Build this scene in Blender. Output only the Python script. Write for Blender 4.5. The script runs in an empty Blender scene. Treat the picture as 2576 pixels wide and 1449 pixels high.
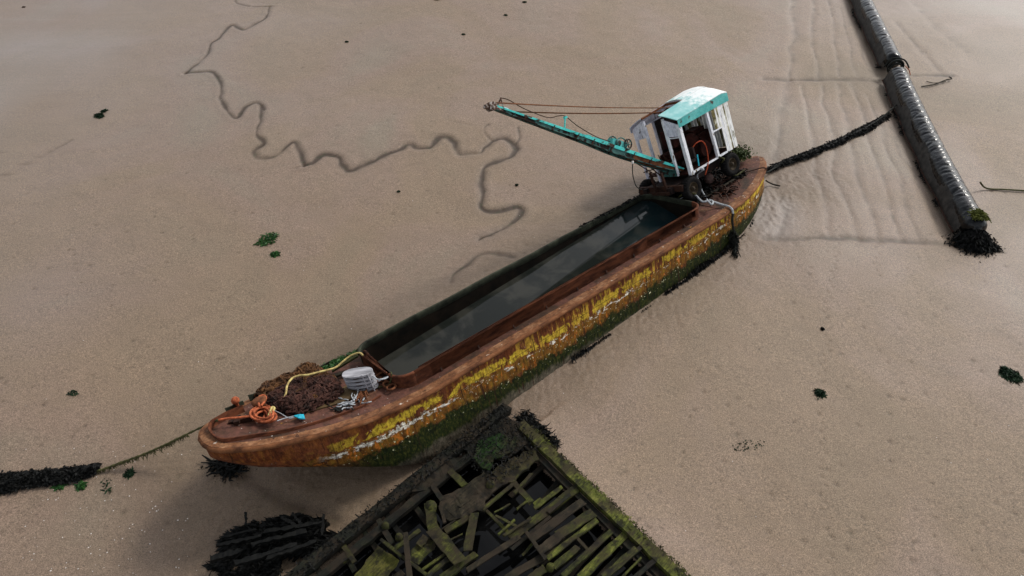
import bpy, bmesh, math, random
import numpy as np
from mathutils import Matrix, Vector
random.seed(7); RNG = np.random.default_rng(7)
SC = bpy.context.scene; COL = SC.collection
# ------------------------------------------------------------------ camera
CAM_H = 15.0; PITCH = math.radians(45.0); FOC = 1717.0
cd = bpy.data.cameras.new('camera'); cam = bpy.data.objects.new('camera', cd); COL.objects.link(cam)
cam.location = (0, 0, CAM_H); cam.rotation_euler = (math.pi/2-PITCH, 0, 0)
cd.sensor_width = 36; cd.lens = FOC/2576*36; cd.clip_start = .1; cd.clip_end = 3000
SC.camera = cam
# ------------------------------------------------------------------ sky, sun, exposure
SUN_EL, SUN_AZ = math.radians(41), math.radians(48)   # azimuth from +Y towards +X
w = bpy.data.worlds.new('World'); SC.world = w; w.use_nodes = True
wn, wl = w.node_tree.nodes, w.node_tree.links; wn.clear()
wo = wn.new('ShaderNodeOutputWorld'); bg = wn.new('ShaderNodeBackground'); sky = wn.new('ShaderNodeTexSky')
sky.sky_type = 'NISHITA'; sky.sun_disc = False; sky.sun_elevation = SUN_EL; sky.sun_rotation = SUN_AZ
sky.air_density = 1.0; sky.dust_density = 2.0; sky.ozone_density = 1.0
hs = wn.new('ShaderNodeHueSaturation'); hs.inputs['Saturation'].default_value = .25
tc = wn.new('ShaderNodeTexCoord'); ns = wn.new('ShaderNodeTexNoise'); ns.inputs['Scale'].default_value = 1.6; ns.inputs['Detail'].default_value = 3
cr = wn.new('ShaderNodeMapRange'); cr.inputs[1].default_value = .35; cr.inputs[2].default_value = .65; cr.inputs[3].default_value = .65; cr.inputs[4].default_value = 1.2
mx = wn.new('ShaderNodeVectorMath'); mx.operation = 'SCALE'
wl.new(tc.outputs['Generated'], ns.inputs['Vector']); wl.new(ns.outputs['Fac'], cr.inputs[0])
wl.new(sky.outputs[0], hs.inputs['Color']); wl.new(hs.outputs[0], mx.inputs[0]); wl.new(cr.outputs[0], mx.inputs['Scale'])
wl.new(mx.outputs[0], bg.inputs[0]); bg.inputs[1].default_value = .15; wl.new(bg.outputs[0], wo.inputs[0])
sd = bpy.data.lights.new('sun', 'SUN'); sun = bpy.data.objects.new('sun', sd); COL.objects.link(sun)
sd.energy = 1.45; sd.angle = math.radians(12); sd.color = (1, .95, .88)
dv = Vector((math.sin(SUN_AZ)*math.cos(SUN_EL), math.cos(SUN_AZ)*math.cos(SUN_EL), math.sin(SUN_EL)))
sun.rotation_euler = dv.to_track_quat('Z', 'Y').to_euler()
vs = SC.view_settings; vs.view_transform = 'Standard'; vs.look = 'None'; vs.gamma = 1; vs.use_curve_mapping = False; vs.exposure = 0.52

# ------------------------------------------------------------------ surveying helpers: sight lines of the photograph met with real planes
CV = np.array([0, 0, CAM_H]); FV = np.array([0, math.cos(PITCH), -math.sin(PITCH)]); UV = np.array([0, math.sin(PITCH), math.cos(PITCH)])
def ray(u, v): return (u-1288)/FOC*np.array([1., 0, 0])-(v-724.5)/FOC*UV+FV
def G(u, v, z=0.):
    r = ray(u, v); return CV+r*(z-CAM_H)/r[2]
def rot(yaw, pitch, roll):
    cy, sy, cp, sp, c_, s_ = math.cos(yaw), math.sin(yaw), math.cos(pitch), math.sin(pitch), math.cos(roll), math.sin(roll)
    return np.array([[cy, -sy, 0], [sy, cy, 0], [0, 0, 1]])@np.array([[cp, 0, sp], [0, 1, 0], [-sp, 0, cp]])@np.array([[1, 0, 0], [0, c_, -s_], [0, s_, c_]])
BT = np.array([-.42298, 13.08584, 1.05754]); BR = rot(.70033, .046606, -.349067)     # the listing barge
KC = .975; CT = CV+KC*(np.array([6.057, 19.017, 1.45])-CV); CRM = rot(math.radians(41.1), math.radians(.3), math.radians(-31.5))   # the crane on it
def m4(R, t):
    m = Matrix.Identity(4)
    for i in range(3):
        for j in range(3): m[i][j] = R[i, j]
        m[i][3] = t[i]
    return m
def bw(p): return BT+BR@np.array(p, float)
def plane_hit(R, T, q, axis, val):
    r = R.T@ray(*q); c0 = R.T@(CV-T); return c0+r*(val-c0[axis])/r[axis]
def DK(q, z=0.): return plane_hit(BR, BT, q, 2, z)      # onto the barge deck, barge coordinates
def HS(q, y=-1.62): return plane_hit(BR, BT, q, 1, y)
def CF(q, axis, val): return plane_hit(CRM, CT, q, axis, val)
K1 = lambda x, y: (1529.5+x*.2222, 187.8+y*.2222)
K2 = lambda x, y: (1194+x*.17708, 228+y*.17708)
K3 = lambda x, y: (469.6+x*.23437, 858.7+y*.23437)
K4 = lambda x, y: (509.8+x*.287, 1033+y*.287)
K5 = lambda x, y: (1073.3+x*.3055, 1006.2+y*.3055)
K6 = lambda x, y: (2012.4+x*.4444, y*.4444)
K7 = lambda x, y: (1475.8+x*.25932, 335.4+y*.25932)

# ------------------------------------------------------------------ mesh helpers
class MB:
    def __init__(s): s.v = []; s.f = []; s.n = 0
    def add(s, v, f):
        v = np.asarray(v, float).reshape(-1, 3)
        s.v.append(v); s.f += [tuple(i+s.n for i in q) for q in f]; s.n += len(v); return s
    def box(s, c, size, R=None, taper=1.):
        h = np.array(size)/2; R = np.eye(3) if R is None else R
        v = [np.array([sx*h[0]*(taper if sz > 0 else 1), sy*h[1]*(taper if sz > 0 else 1), sz*h[2]]) for sz in (-1, 1) for sy in (-1, 1) for sx in (-1, 1)]
        return s.add([np.array(c)+R@p for p in v], [(0, 2, 3, 1), (4, 5, 7, 6), (0, 1, 5, 4), (2, 6, 7, 3), (0, 4, 6, 2), (1, 3, 7, 5)])
    def bar(s, a, b, w_, h_, up=(0, 0, 1), w2=None, h2=None, rough=0., n=1):
        a, b = np.array(a, float), np.array(b, float); d = b-a; L = np.linalg.norm(d); d /= L
        up = np.array(up, float); sd_ = np.cross(d, up)
        if np.linalg.norm(sd_) < 1e-3: sd_ = np.cross(d, [1, 0, 0.])
        sd_ /= np.linalg.norm(sd_); u = np.cross(sd_, d)
        w2 = w_ if w2 is None else w2; h2 = h_ if h2 is None else h2
        vs_, fs = [], []
        for i in range(n+1):
            t = i/n; W, H = w_+(w2-w_)*t, h_+(h2-h_)*t
            o = a+(b-a)*t
            if rough:
                W *= 1+RNG.uniform(-rough, rough*.6); H *= 1+RNG.uniform(-rough, rough)*.5
                o = o+sd_*RNG.uniform(-rough, rough)*w_*.35+(d*RNG.uniform(-rough, rough)*w_ if i in (0, n) else 0)
            for k, (x, y) in enumerate(((-1, -1), (1, -1), (1, 1), (-1, 1))):
                jit = d*RNG.uniform(-1, 1)*w_*rough*1.2 if (rough and i in (0, n)) else 0
                vs_.append(o+sd_*x*W/2+u*y*H/2+jit)
        for i in range(n):
            q = i*4
            for k in range(4): fs.append((q+k, q+(k+1) % 4, q+4+(k+1) % 4, q+4+k))
        fs += [(3, 2, 1, 0), (n*4, n*4+1, n*4+2, n*4+3)]
        return s.add(vs_, fs)
    def tube(s, P, r, n=8, cap=True, closed=False, sq=1.):
        P = np.asarray(P, float); m = len(P); r = np.full(m, r) if np.isscalar(r) else np.asarray(r, float)
        T = np.gradient(P, axis=0) if not closed else np.roll(P, -1, 0)-np.roll(P, 1, 0)
        T /= np.linalg.norm(T, axis=1)[:, None]+1e-12
        u = np.cross(T[0], [0, 0, 1.]);
        if np.linalg.norm(u) < .05: u = np.cross(T[0], [1., 0, 0])
        u /= np.linalg.norm(u); vs_ = []
        a = np.arange(n)*2*math.pi/n
        for i in range(m):
            u = u-T[i]*(u@T[i]); u /= np.linalg.norm(u)+1e-12; w_ = np.cross(T[i], u)
            vs_.append(P[i]+r[i]*(np.cos(a)[:, None]*u+sq*np.sin(a)[:, None]*w_))
        fs = []
        for i in range(m if closed else m-1):
            j = (i+1) % m
            for k in range(n): fs.append((i*n+k, i*n+(k+1) % n, j*n+(k+1) % n, j*n+k))
        if cap and not closed: fs += [tuple(range(n-1, -1, -1)), tuple((m-1)*n+k for k in range(n))]
        return s.add(np.concatenate(vs_), fs)
    def cyl(s, a, b, r, n=16, r2=None):
        return s.tube([a, b], [r, r if r2 is None else r2], n)
    def lathe(s, c, ax, prof, n=24):
        ax = np.array(ax, float); ax /= np.linalg.norm(ax); u = np.cross(ax, [0, 0, 1.])
        if np.linalg.norm(u) < .05: u = np.cross(ax, [1., 0, 0])
        u /= np.linalg.norm(u); w_ = np.cross(ax, u); a = np.arange(n)*2*math.pi/n
        vs_ = [np.array(c)+ax*h+r*(np.cos(a)[:, None]*u+np.sin(a)[:, None]*w_) for r, h in prof]
        fs = [(i*n+k, i*n+(k+1) % n, (i+1)*n+(k+1) % n, (i+1)*n+k) for i in range(len(prof)-1) for k in range(n)]
        return s.add(np.concatenate(vs_), fs)
    def ring(s, c, ax, R_, r, n=16, m=6, sx=1.):
        ax = np.array(ax, float); ax /= np.linalg.norm(ax); u = np.cross(ax, [.1, .3, 1.]); u /= np.linalg.norm(u); w_ = np.cross(ax, u)
        return s.tube([np.array(c)+R_*(sx*math.cos(t)*u+math.sin(t)*w_) for t in np.arange(n)*2*math.pi/n], r, m, closed=True)
    def build(s, name, mat, parent=None, smooth=False, base=None):
        v = np.concatenate(s.v)
        if parent is None and base is None: base = np.array([v[:, 0].mean(), v[:, 1].mean(), v[:, 2].min()])
        if parent is not None and base is None: base = np.zeros(3)
        me = bpy.data.meshes.new(name); me.from_pydata((v-base).tolist(), [], s.f); me.update()
        if smooth: me.polygons.foreach_set('use_smooth', [True]*len(me.polygons))
        me.materials.append(mat); o = bpy.data.objects.new(name, me); COL.objects.link(o)
        if parent is not None: o.parent = parent
        else: o.location = base
        if parent is not None and np.any(base): o.location = base
        return o
def tag(o, label=None, cat=None, group=None, kind=None):
    for k, val in (('label', label), ('category', cat), ('group', group), ('kind', kind)):
        if val: o[k] = val
    return o
def empty(name, label, cat, M=None, loc=None, group=None):
    o = bpy.data.objects.new(name, None); COL.objects.link(o); o.empty_display_size = .2
    if M is not None: o.matrix_world = M
    if loc is not None: o.location = loc
    return tag(o, label, cat, group)
def smooth(P, k=6, closed=False):
    P = [np.array(p, float) for p in P]; out = []; n = len(P)
    g = (lambda i: P[i % n]) if closed else (lambda i: P[min(max(i, 0), n-1)])
    for i in range(n if closed else n-1):
        p0, p1, p2, p3 = g(i-1), g(i), g(i+1), g(i+2)
        for j in range(k):
            t = j/k; out.append(.5*((2*p1)+(p2-p0)*t+(2*p0-5*p1+4*p2-p3)*t*t+(3*p1-p0-3*p2+p3)*t**3))
    if not closed: out.append(P[-1])
    return np.array(out)
def blades(mb, pts, L, wd, down=None, spread=.6, up=.05):
    """ribbon fronds from each point, three segments each"""
    n = len(pts); pts = np.asarray(pts, float); a = RNG.uniform(0, 2*math.pi, n)
    d = np.stack([np.cos(a), np.sin(a), RNG.uniform(-.1, up, n)], 1)*spread
    if down is not None: d = d+np.asarray(down)
    d /= np.linalg.norm(d, axis=1)[:, None]+1e-9; l = L*RNG.uniform(.4, 1.3, n); s_ = np.cross(d, RNG.normal(0, 1, (n, 3))); s_ /= np.linalg.norm(s_, axis=1)[:, None]+1e-9
    bend = RNG.normal(0, .35, (n, 3)); rows = []
    for k, (t, ww) in enumerate(((0, .7), (.4, 1.), (.75, .8), (1., .15))):
        c = pts+d*(l*t)[:, None]+bend*(l*t*t*.6)[:, None]+np.array([0, 0, -1.])*(l*t*t*.15)[:, None]
        rows += [c-s_*wd*ww/2, c+s_*wd*ww/2]
    V = np.stack(rows, 1).reshape(-1, 3); F = []
    for i in range(n):
        b0 = i*8
        for k in range(3): F.append((b0+2*k, b0+2*k+1, b0+2*k+3, b0+2*k+2))
    return mb.add(V, F)
def hn(x, y, seed):
    h = np.sin(x*127.1+y*311.7+seed*74.7)*43758.5453; return h-np.floor(h)
def vnoise(x, y, sc, seed=0):
    x, y = x*sc, y*sc; xi, yi = np.floor(x), np.floor(y); fx, fy = x-xi, y-yi; fx, fy = fx*fx*(3-2*fx), fy*fy*(3-2*fy)
    return (hn(xi, yi, seed)*(1-fx)+hn(xi+1, yi, seed)*fx)*(1-fy)+(hn(xi, yi+1, seed)*(1-fx)+hn(xi+1, yi+1, seed)*fx)*fy-.5
def sstep(a, b, x):
    t = np.clip((x-a)/(b-a), 0, 1); return t*t*(3-2*t)

# ------------------------------------------------------------------ materials
class NT:
    def __init__(s, name):
        s.m = bpy.data.materials.new(name); s.m.use_nodes = True; s.n = s.m.node_tree.nodes; s.l = s.m.node_tree.links
        s.b = s.n['Principled BSDF']; s.tc = s.n.new('ShaderNodeTexCoord').outputs['Object']
    def val(s, inp, v):
        if v is None: return
        if hasattr(v, 'is_linked') or hasattr(v, 'links'): s.l.new(v, inp)
        else:
            if hasattr(inp.default_value, '__len__') and len(inp.default_value) == 4 and len(v) == 3: v = (*v, 1)
            inp.default_value = v
    def map(s, sc=(1, 1, 1), rotz=0, src=None):
        n = s.n.new('ShaderNodeMapping'); n.inputs['Scale'].default_value = sc; n.inputs['Rotation'].default_value[2] = rotz
        s.l.new(src or s.tc, n.inputs[0]); return n.outputs[0]
    def noise(s, scale, detail=6, rough=.6, vec=None, dist=0, out='Fac'):
        n = s.n.new('ShaderNodeTexNoise'); n.inputs['Scale'].default_value = scale; n.inputs['Detail'].default_value = detail
        n.inputs['Roughness'].default_value = rough; n.inputs['Distortion'].default_value = dist; s.l.new(vec or s.tc, n.inputs['Vector']); return n.outputs[out]
    def voro(s, scale, vec=None, feat='F1', out='Distance'):
        n = s.n.new('ShaderNodeTexVoronoi'); n.inputs['Scale'].default_value = scale; n.feature = feat; s.l.new(vec or s.tc, n.inputs['Vector']); return n.outputs[out]
    def math(s, op, a, b=0., clamp=False):
        n = s.n.new('ShaderNodeMath'); n.operation = op; n.use_clamp = clamp; s.val(n.inputs[0], a); s.val(n.inputs[1], b); return n.outputs[0]
    def step(s, x, a, b, lo=0., hi=1.):
        n = s.n.new('ShaderNodeMapRange'); n.interpolation_type = 'SMOOTHSTEP'
        for i, q in enumerate((x, a, b, lo, hi)): s.val(n.inputs[i], q)
        return n.outputs[0]
    def mix(s, f, a, b, blend='MIX'):
        n = s.n.new('ShaderNodeMix'); n.data_type = 'RGBA'; n.blend_type = blend; s.val(n.inputs[0], f); s.val(n.inputs[6], a); s.val(n.inputs[7], b); return n.outputs[2]
    def ramp(s, x, stops):
        n = s.n.new('ShaderNodeValToRGB'); e = n.color_ramp.elements
        while len(e) < len(stops): e.new(.5)
        for q, (p, c) in zip(e, stops): q.position = p; q.color = (*c, 1)
        s.val(n.inputs[0], x); return n.outputs[0]
    def xyz(s):
        n = s.n.new('ShaderNodeSeparateXYZ'); s.l.new(s.tc, n.inputs[0]); return n.outputs
    def bump(s, h, st=.3, d=.02, prev=None):
        n = s.n.new('ShaderNodeBump'); n.inputs['Strength'].default_value = st; n.inputs['Distance'].default_value = d; s.l.new(h, n.inputs['Height'])
        if prev: s.l.new(prev, n.inputs['Normal'])
        return n.outputs[0]
    def fin(s, col, rough=.8, nrm=None, spec=None, metal=None):
        s.val(s.b.inputs['Base Color'], col); s.val(s.b.inputs['Roughness'], rough)
        if nrm: s.l.new(nrm, s.b.inputs['Normal'])
        if spec is not None: s.b.inputs['Specular IOR Level'].default_value = spec
        if metal is not None: s.b.inputs['Metallic'].default_value = metal
        return s.m
def simple(name, c1, c2, scale=8, rough=.8, bump=.4, dist=.01, stretch=(1, 1, 1), lo=.35, hi=.65, spec=.2, c3=None, fine=None):
    t = NT(name); v = t.map(stretch); n = t.noise(scale, 8, .65, v)
    c = t.ramp(n, [(lo, c1), (hi, c2)] + ([(min(hi+.12, 1), c3)] if c3 else []))
    return t.fin(c, rough, t.bump(t.noise(fine or scale*5, 6, .7, v), bump, dist), spec)
def peel(name, paint, paint2, under, cover=.5, scale=6, rough=.55, stretch=(1, 1, 1), edge=.02, spec=.4):
    t = NT(name); v = t.map(stretch); n = t.noise(scale, 9, .68, v); big = t.noise(1.3, 3)
    m_ = t.step(t.math('ADD', n, t.math('MULTIPLY', t.math('SUBTRACT', big, .5), .35)), cover-edge, cover+edge)
    pc = t.mix(t.step(t.noise(scale*.8, 5, .6), .4, .62), paint, paint2)
    uc = t.mix(t.step(t.noise(scale*3, 6), .35, .65), under, tuple(k*.35 for k in under))
    grime = t.step(t.noise(scale*4, 8, .7, v), .3, .6, .65, 1.)
    c = t.mix(1., t.mix(m_, pc, uc), grime, 'MULTIPLY')
    return t.fin(c, t.step(m_, 0, 1, rough, .9), t.bump(t.math('ADD', t.math('MULTIPLY', m_, -.5), t.math('MULTIPLY', t.noise(scale*8), .6)), .5, .008), spec)

RUSTD = simple('dark_rust', (.012, .006, .004), (.05, .018, .009), 7)
RUST = simple('rust', (.06, .02, .009), (.2, .075, .03), 5, .85, c3=(.27, .13, .06))
RUSTR = simple('rust_rail', (.04, .013, .005), (.20, .078, .030), 2.6, .8, .8, .02, stretch=(.8, 1.2, 1.2), lo=.30, hi=.58, c3=(.32, .17, .085), fine=22)
def plate_mat():
    t = NT('worn_gunwale_plate'); a = t.noise(2.2, 9, .7); b = t.noise(16, 8, .75, t.map((.5, 1, 1)))
    c = t.ramp(a, [(.3, (.07, .026, .012)), (.5, (.20, .085, .036)), (.66, (.31, .165, .085))]); c = t.mix(1., c, t.step(b, .3, .66, .45, 1.2), 'MULTIPLY')
    c = t.mix(t.step(t.noise(7, 5, .6, t.map((.6, 1, 1))), .66, .69), c, (.50, .42, .34)); c = t.mix(t.step(t.noise(3.1, 6, .7), .62, .68), c, (.035, .014, .008))
    return t.fin(c, .75, t.bump(b, .8, .02), .2)
PLATE = plate_mat()
RUSTC = simple('coaming_rust', (.04, .012, .006), (.17, .055, .024), 4, .85, stretch=(.5, 2, 2))
RUSTP = simple('cab_rust', (.006, .002, .002), (.038, .010, .007), 6, spec=.08)
def deck_mat():
    t = NT('deck_rust'); a = t.noise(1.1, 7, .65, dist=.6); b = t.noise(9, 8, .7)
    c = t.ramp(a, [(.3, (.018, .011, .007)), (.42, (.05, .024, .012)), (.56, (.11, .042, .028)), (.72, (.17, .085, .04))])
    c = t.mix(1., c, t.step(b, .25, .65, .45, 1.15), 'MULTIPLY')
    c = t.mix(t.step(t.noise(3.2, 4), .68, .72), c, (.33, .16, .02))
    c = t.mix(t.step(t.noise(14, 3, .5), .71, .73), c, (.55, .5, .45))
    return t.fin(c, .8, t.bump(t.noise(18, 8, .7), .5, .015), .3)
DECK = deck_mat()
def hull_mat():
    t = NT('hull_paint_and_rust'); o = t.xyz(); x, z = o[0], o[2]
    drip = t.noise(1., 7, .62, t.map((9, 9, 1.1))); blot = t.noise(2.3, 8, .68); fine = t.noise(17, 8, .7, t.map((1, 1, .55)))
    zj = t.math('ADD', z, t.math('MULTIPLY', t.math('SUBTRACT', blot, .5), .45)); zj = t.math('ADD', zj, t.math('MULTIPLY', t.math('SUBTRACT', drip, .5), .35))
    c = t.ramp(drip, [(.25, (.035, .008, .004)), (.45, (.11, .030, .008)), (.62, (.19, .066, .014)), (.8, (.27, .11, .02))])
    c = t.mix(t.step(blot, .38, .66), c, t.ramp(fine, [(.3, (.06, .018, .010)), (.7, (.16, .05, .02))]))
    zl = t.math('SUBTRACT', z, t.math('ADD', -.72, t.math('MINIMUM', t.math('MULTIPLY', t.math('ABSOLUTE', t.math('SUBTRACT', x, 1.)), .055), .4)))   # height above the old white waterline
    aft = t.step(x, -6.6, -5.0)
    zlj = t.math('ADD', zl, t.math('MULTIPLY', t.math('SUBTRACT', t.noise(3.5, 6, .65, t.map((1.2, 1, .7))), .5), .38))
    yb = t.math('MULTIPLY', t.step(zlj, -.02, .04), t.math('SUBTRACT', 1., t.step(zlj, .2, .27)))
    yb = t.math('MULTIPLY', yb, t.step(t.noise(2.1, 7, .62, t.map((1, 1, .8)), .4), .45, .485)); yb = t.math('MULTIPLY', yb, t.step(t.noise(6.5, 6, .7, t.map((1, 1, .7))), .38, .45, .15, 1.)); yb = t.math('MULTIPLY', yb, aft)
    ycol = t.mix(t.step(fine, .3, .62), (.18, .11, .008), (.54, .38, .035))
    c = t.mix(yb, c, ycol)
    ys = t.math('MULTIPLY', t.math('MULTIPLY', t.step(t.math('ADD', drip, t.math('MULTIPLY', t.math('SUBTRACT', fine, .5), .35)), .51, .58), t.step(x, -5.5, 2., 0., 1.)), t.math('MULTIPLY', t.step(zlj, -.42, -.2), t.math('SUBTRACT', 1., t.step(zlj, .36, .55))))
    c = t.mix(t.math('MULTIPLY', ys, .85), c, (.44, .27, .03))
    # ochre and orange below the line
    lo = t.math('MULTIPLY', t.math('MULTIPLY', t.step(x, -6.9, -6.), t.step(zlj, -.55, -.42)), t.math('SUBTRACT', 1., t.step(zlj, -.06, 0.)))
    c = t.mix(t.math('MULTIPLY', lo, .85), c, t.ramp(t.noise(5, 8, .7, t.map((1, 1, .6))), [(.35, (.06, .022, .004)), (.52, (.16, .07, .010)), (.66, (.15, .10, .010))]))
    orr = t.math('MULTIPLY', lo, t.step(t.noise(5.5, 5, .6, t.map((1.3, 1, .5))), .57, .62)); c = t.mix(t.math('MULTIPLY', orr, .8), c, (.40, .12, .015))
    # algae
    al = t.math('SUBTRACT', 1., t.step(t.math('ADD', zl, t.math('MULTIPLY', t.math('SUBTRACT', t.noise(2.6, 8, .7, t.map((1, 1, .8))), .5), .95)), -.52, -.36)); al = t.math('MULTIPLY', al, aft)
    gcol = t.ramp(fine, [(.3, (.003, .004, .001)), (.48, (.009, .015, .002)), (.66, (.045, .045, .008))])
    c = t.mix(al, c, gcol)
    gr = t.math('MULTIPLY', t.math('SUBTRACT', 1., t.step(zj, -1.62, -1.42)), aft)
    c = t.mix(t.math('MULTIPLY', gr, .8), c, t.ramp(fine, [(.35, (.05, .045, .03)), (.65, (.15, .12, .09))]))
    # white flakes on the line, scattered flakes below
    wh = t.math('MULTIPLY', t.step(t.math('ADD', t.noise(6, 7, .75, t.map((.6, 1, 1.3))), t.step(x, -3.5, -2., .06, -.01)), .545, .575), t.math('SUBTRACT', 1., t.step(t.math('ABSOLUTE', t.math('ADD', zlj, t.math('MULTIPLY', t.math('SUBTRACT', t.noise(9, 5, .7), .15), .35))), .03, .09)))
    wh = t.math('MULTIPLY', wh, t.step(x, -6.3, -5.6)); c = t.mix(wh, c, (.72, .68, .58))
    w2 = t.math('MULTIPLY', t.step(t.noise(12, 5, .65), .635, .655), t.math('MULTIPLY', t.step(zl, -.75, -.6), t.math('SUBTRACT', 1., t.step(zl, .0, .08))))
    c = t.mix(t.math('MULTIPLY', w2, aft), c, (.6, .58, .36))
    w3 = t.math('MULTIPLY', t.step(t.noise(1., 2, .4, t.map((26, 26, 6))), .76, .78), t.step(zl, .1, .2)); c = t.mix(w3, c, (.6, .55, .5))
    fr = t.math('ABSOLUTE', t.math('SUBTRACT', t.math('FRACT', t.math('MULTIPLY', t.math('ADD', x, 20.), .53)), .5)); seam = t.math('SUBTRACT', 1., t.step(fr, .004, .011))
    seam = t.math('MAXIMUM', seam, t.math('SUBTRACT', 1., t.step(t.math('ABSOLUTE', t.math('ADD', z, .52)), .006, .016))); c = t.mix(t.math('MULTIPLY', seam, .55), c, (.02, .009, .005))
    c = t.mix(t.math('MULTIPLY', t.step(t.noise(1., 6, .6, t.map((14, 14, .9))), .58, .70), t.math('SUBTRACT', 1., t.step(z, -.2, .0, 0., .3))), c, (.028, .010, .006))
    c = t.mix(1., c, t.step(t.noise(8, 9, .8, t.map((1, 1, .7))), .3, .66, .42, 1.5), 'MULTIPLY')
    h = t.math('ADD', t.math('MULTIPLY', fine, .7), t.math('ADD', t.math('MULTIPLY', wh, .5), t.math('MULTIPLY', yb, .3)))
    return t.fin(c, .8, t.bump(h, .8, .02), .14)
HULL = hull_mat()
MOSSD = simple('dark_mossy_iron', (.008, .009, .006), (.05, .056, .036), 3, c3=(.15, .15, .115))
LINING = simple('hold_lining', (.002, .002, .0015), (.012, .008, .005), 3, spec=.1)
TURQ = peel('turquoise_paint', (.04, .36, .34), (.10, .46, .43), (.09, .04, .025), .64, 5)
def roof_mat():
    t = NT('worn_turquoise_roof'); o = t.xyz(); n = t.noise(4, 8, .7); w_ = t.step(t.math('ADD', t.math('MULTIPLY', n, 1.5), t.math('MULTIPLY', o[0], .34)), 1.02, 1.4)
    c = t.mix(t.step(t.noise(2.5, 5), .35, .65), (.16, .46, .45), (.30, .56, .55)); c = t.mix(w_, c, (.80, .83, .82)); c = t.mix(t.step(t.noise(9, 6, .7), .66, .69), c, (.14, .07, .04))
    return t.fin(c, .5, t.bump(t.noise(20, 6), .3, .01), .4)
TURQL = roof_mat()
TURQB = peel('turquoise_boom_paint', (.03, .50, .47), (.08, .62, .56), (.06, .035, .025), .575, 4, stretch=(.5, 1, 1))
TEALD = peel('dull_teal_paint', (.02, .10, .09), (.04, .16, .14), (.022, .010, .006), .52, 5)
WHITEP = peel('flaking_white_paint', (.82, .83, .86), (.68, .70, .74), (.14, .10, .04), .60, 7, stretch=(1, 1, .3))
WHITEB = peel('weathered_white_board', (.86, .86, .84), (.74, .74, .70), (.2, .17, .06), .62, 5, stretch=(1, 1, .22))
OLIVEB = peel('mossy_white_board', (.7, .7, .6), (.34, .30, .14), (.18, .15, .05), .53, 5, stretch=(1, 1, .25))
LAV = peel('chalky_grey_white_paint', (.74, .74, .82), (.55, .56, .66), (.09, .06, .05), .6, 6, stretch=(1, 1, .4))
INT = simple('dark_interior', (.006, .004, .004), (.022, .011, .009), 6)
RUSTHEAD = peel('worn_boom_head', (.30, .24, .20), (.5, .46, .42), (.10, .045, .025), .47, 9)
TYRE = simple('tyre_rubber', (.003, .003, .003), (.011, .010, .010), 12, .85, spec=.1)
RIM = simple('muddy_rim', (.012, .009, .005), (.05, .033, .016), 10)
CHAINB = simple('brown_chain', (.014, .006, .003), (.13, .058, .020), 5)
CHAIND = simple('dark_chain', (.006, .003, .002), (.08, .032, .022), 5)
ORANGE = simple('orange_rope', (.16, .040, .018), (.52, .14, .055), 11, .85, .8, stretch=(1, 1, 1))
YROPE = simple('yellow_rope', (.22, .15, .06), (.58, .47, .18), 8)
GROPE = simple('green_slimed_rope', (.022, .024, .008), (.09, .085, .03), 14)
WROPE = simple('pale_rope', (.20, .21, .22), (.50, .53, .55), 16)
BROPE = simple('black_weedy_rope', (.006, .007, .006), (.02, .022, .018), 14)
CYAN = simple('cyan_plastic', (.01, .22, .32), (.02, .42, .54), 9, .5)
GREYW = simple('bleached_wood', (.17, .17, .18), (.50, .49, .52), 6, stretch=(.25, 2, 2))
WEED = simple('black_seaweed', (.0015, .002, .002), (.007, .007, .006), 14, .65, c3=(.020, .020, .011), spec=.16)
WEEDG = simple('green_seaweed', (.008, .035, .010), (.035, .11, .02), 9, .5)
SHELL = simple('shell', (.5, .46, .42), (.75, .72, .68), 20)
def wood(name, a, b, c3):
    t = NT(name); mp_ = t.n.new('ShaderNodeMapping'); mp_.vector_type = 'TEXTURE'; mp_.inputs['Rotation'].default_value[2] = math.atan2(-.73, -.69); mp_.inputs['Scale'].default_value = (3.2, .55, .8); t.l.new(t.tc, mp_.inputs[0])
    g = t.noise(3.2, 8, .7); f_ = t.noise(13, 8, .75, mp_.outputs[0])
    c = t.ramp(g, [(.3, a), (.52, b), (.68, c3)]); c = t.mix(1., c, t.step(f_, .32, .62, .22, 1.45), 'MULTIPLY'); c = t.mix(t.step(t.noise(1.7, 6, .65), .42, .60, 0., .8), c, (.028, .019, .011)); c = t.mix(t.step(t.noise(2.9, 7, .65), .52, .62, 0., .8), c, (.006, .005, .003))
    return t.fin(c, .85, t.bump(f_, .9, .03), .25)
WOODG = wood('mossy_timber', (.005, .005, .002), (.036, .040, .007), (.09, .095, .014))
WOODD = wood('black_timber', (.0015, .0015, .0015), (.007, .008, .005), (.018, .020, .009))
WOODB = wood('brown_timber', (.004, .0035, .002), (.022, .018, .009), (.055, .04, .024))
MOSS = wood('bright_moss', (.018, .021, .004), (.075, .085, .012), (.14, .14, .03))
def plastic():
    t = NT('wet_black_film'); n = t.noise(1.6, 4, .5, t.map((1, 1, 1)), .5); f_ = t.noise(9, 6, .6)
    c = t.mix(t.step(t.noise(4, 6), .5, .75), (.0015, .002, .003), (.005, .006, .006))
    return t.fin(c, t.step(f_, .4, .7, .06, .16), t.bump(n, .7, .08, t.bump(f_, .5, .025)), .27)
FILM = plastic()
SKIRT = simple('grey_skirt_fabric', (.015, .014, .013), (.05, .045, .04), 4, .7)
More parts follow.
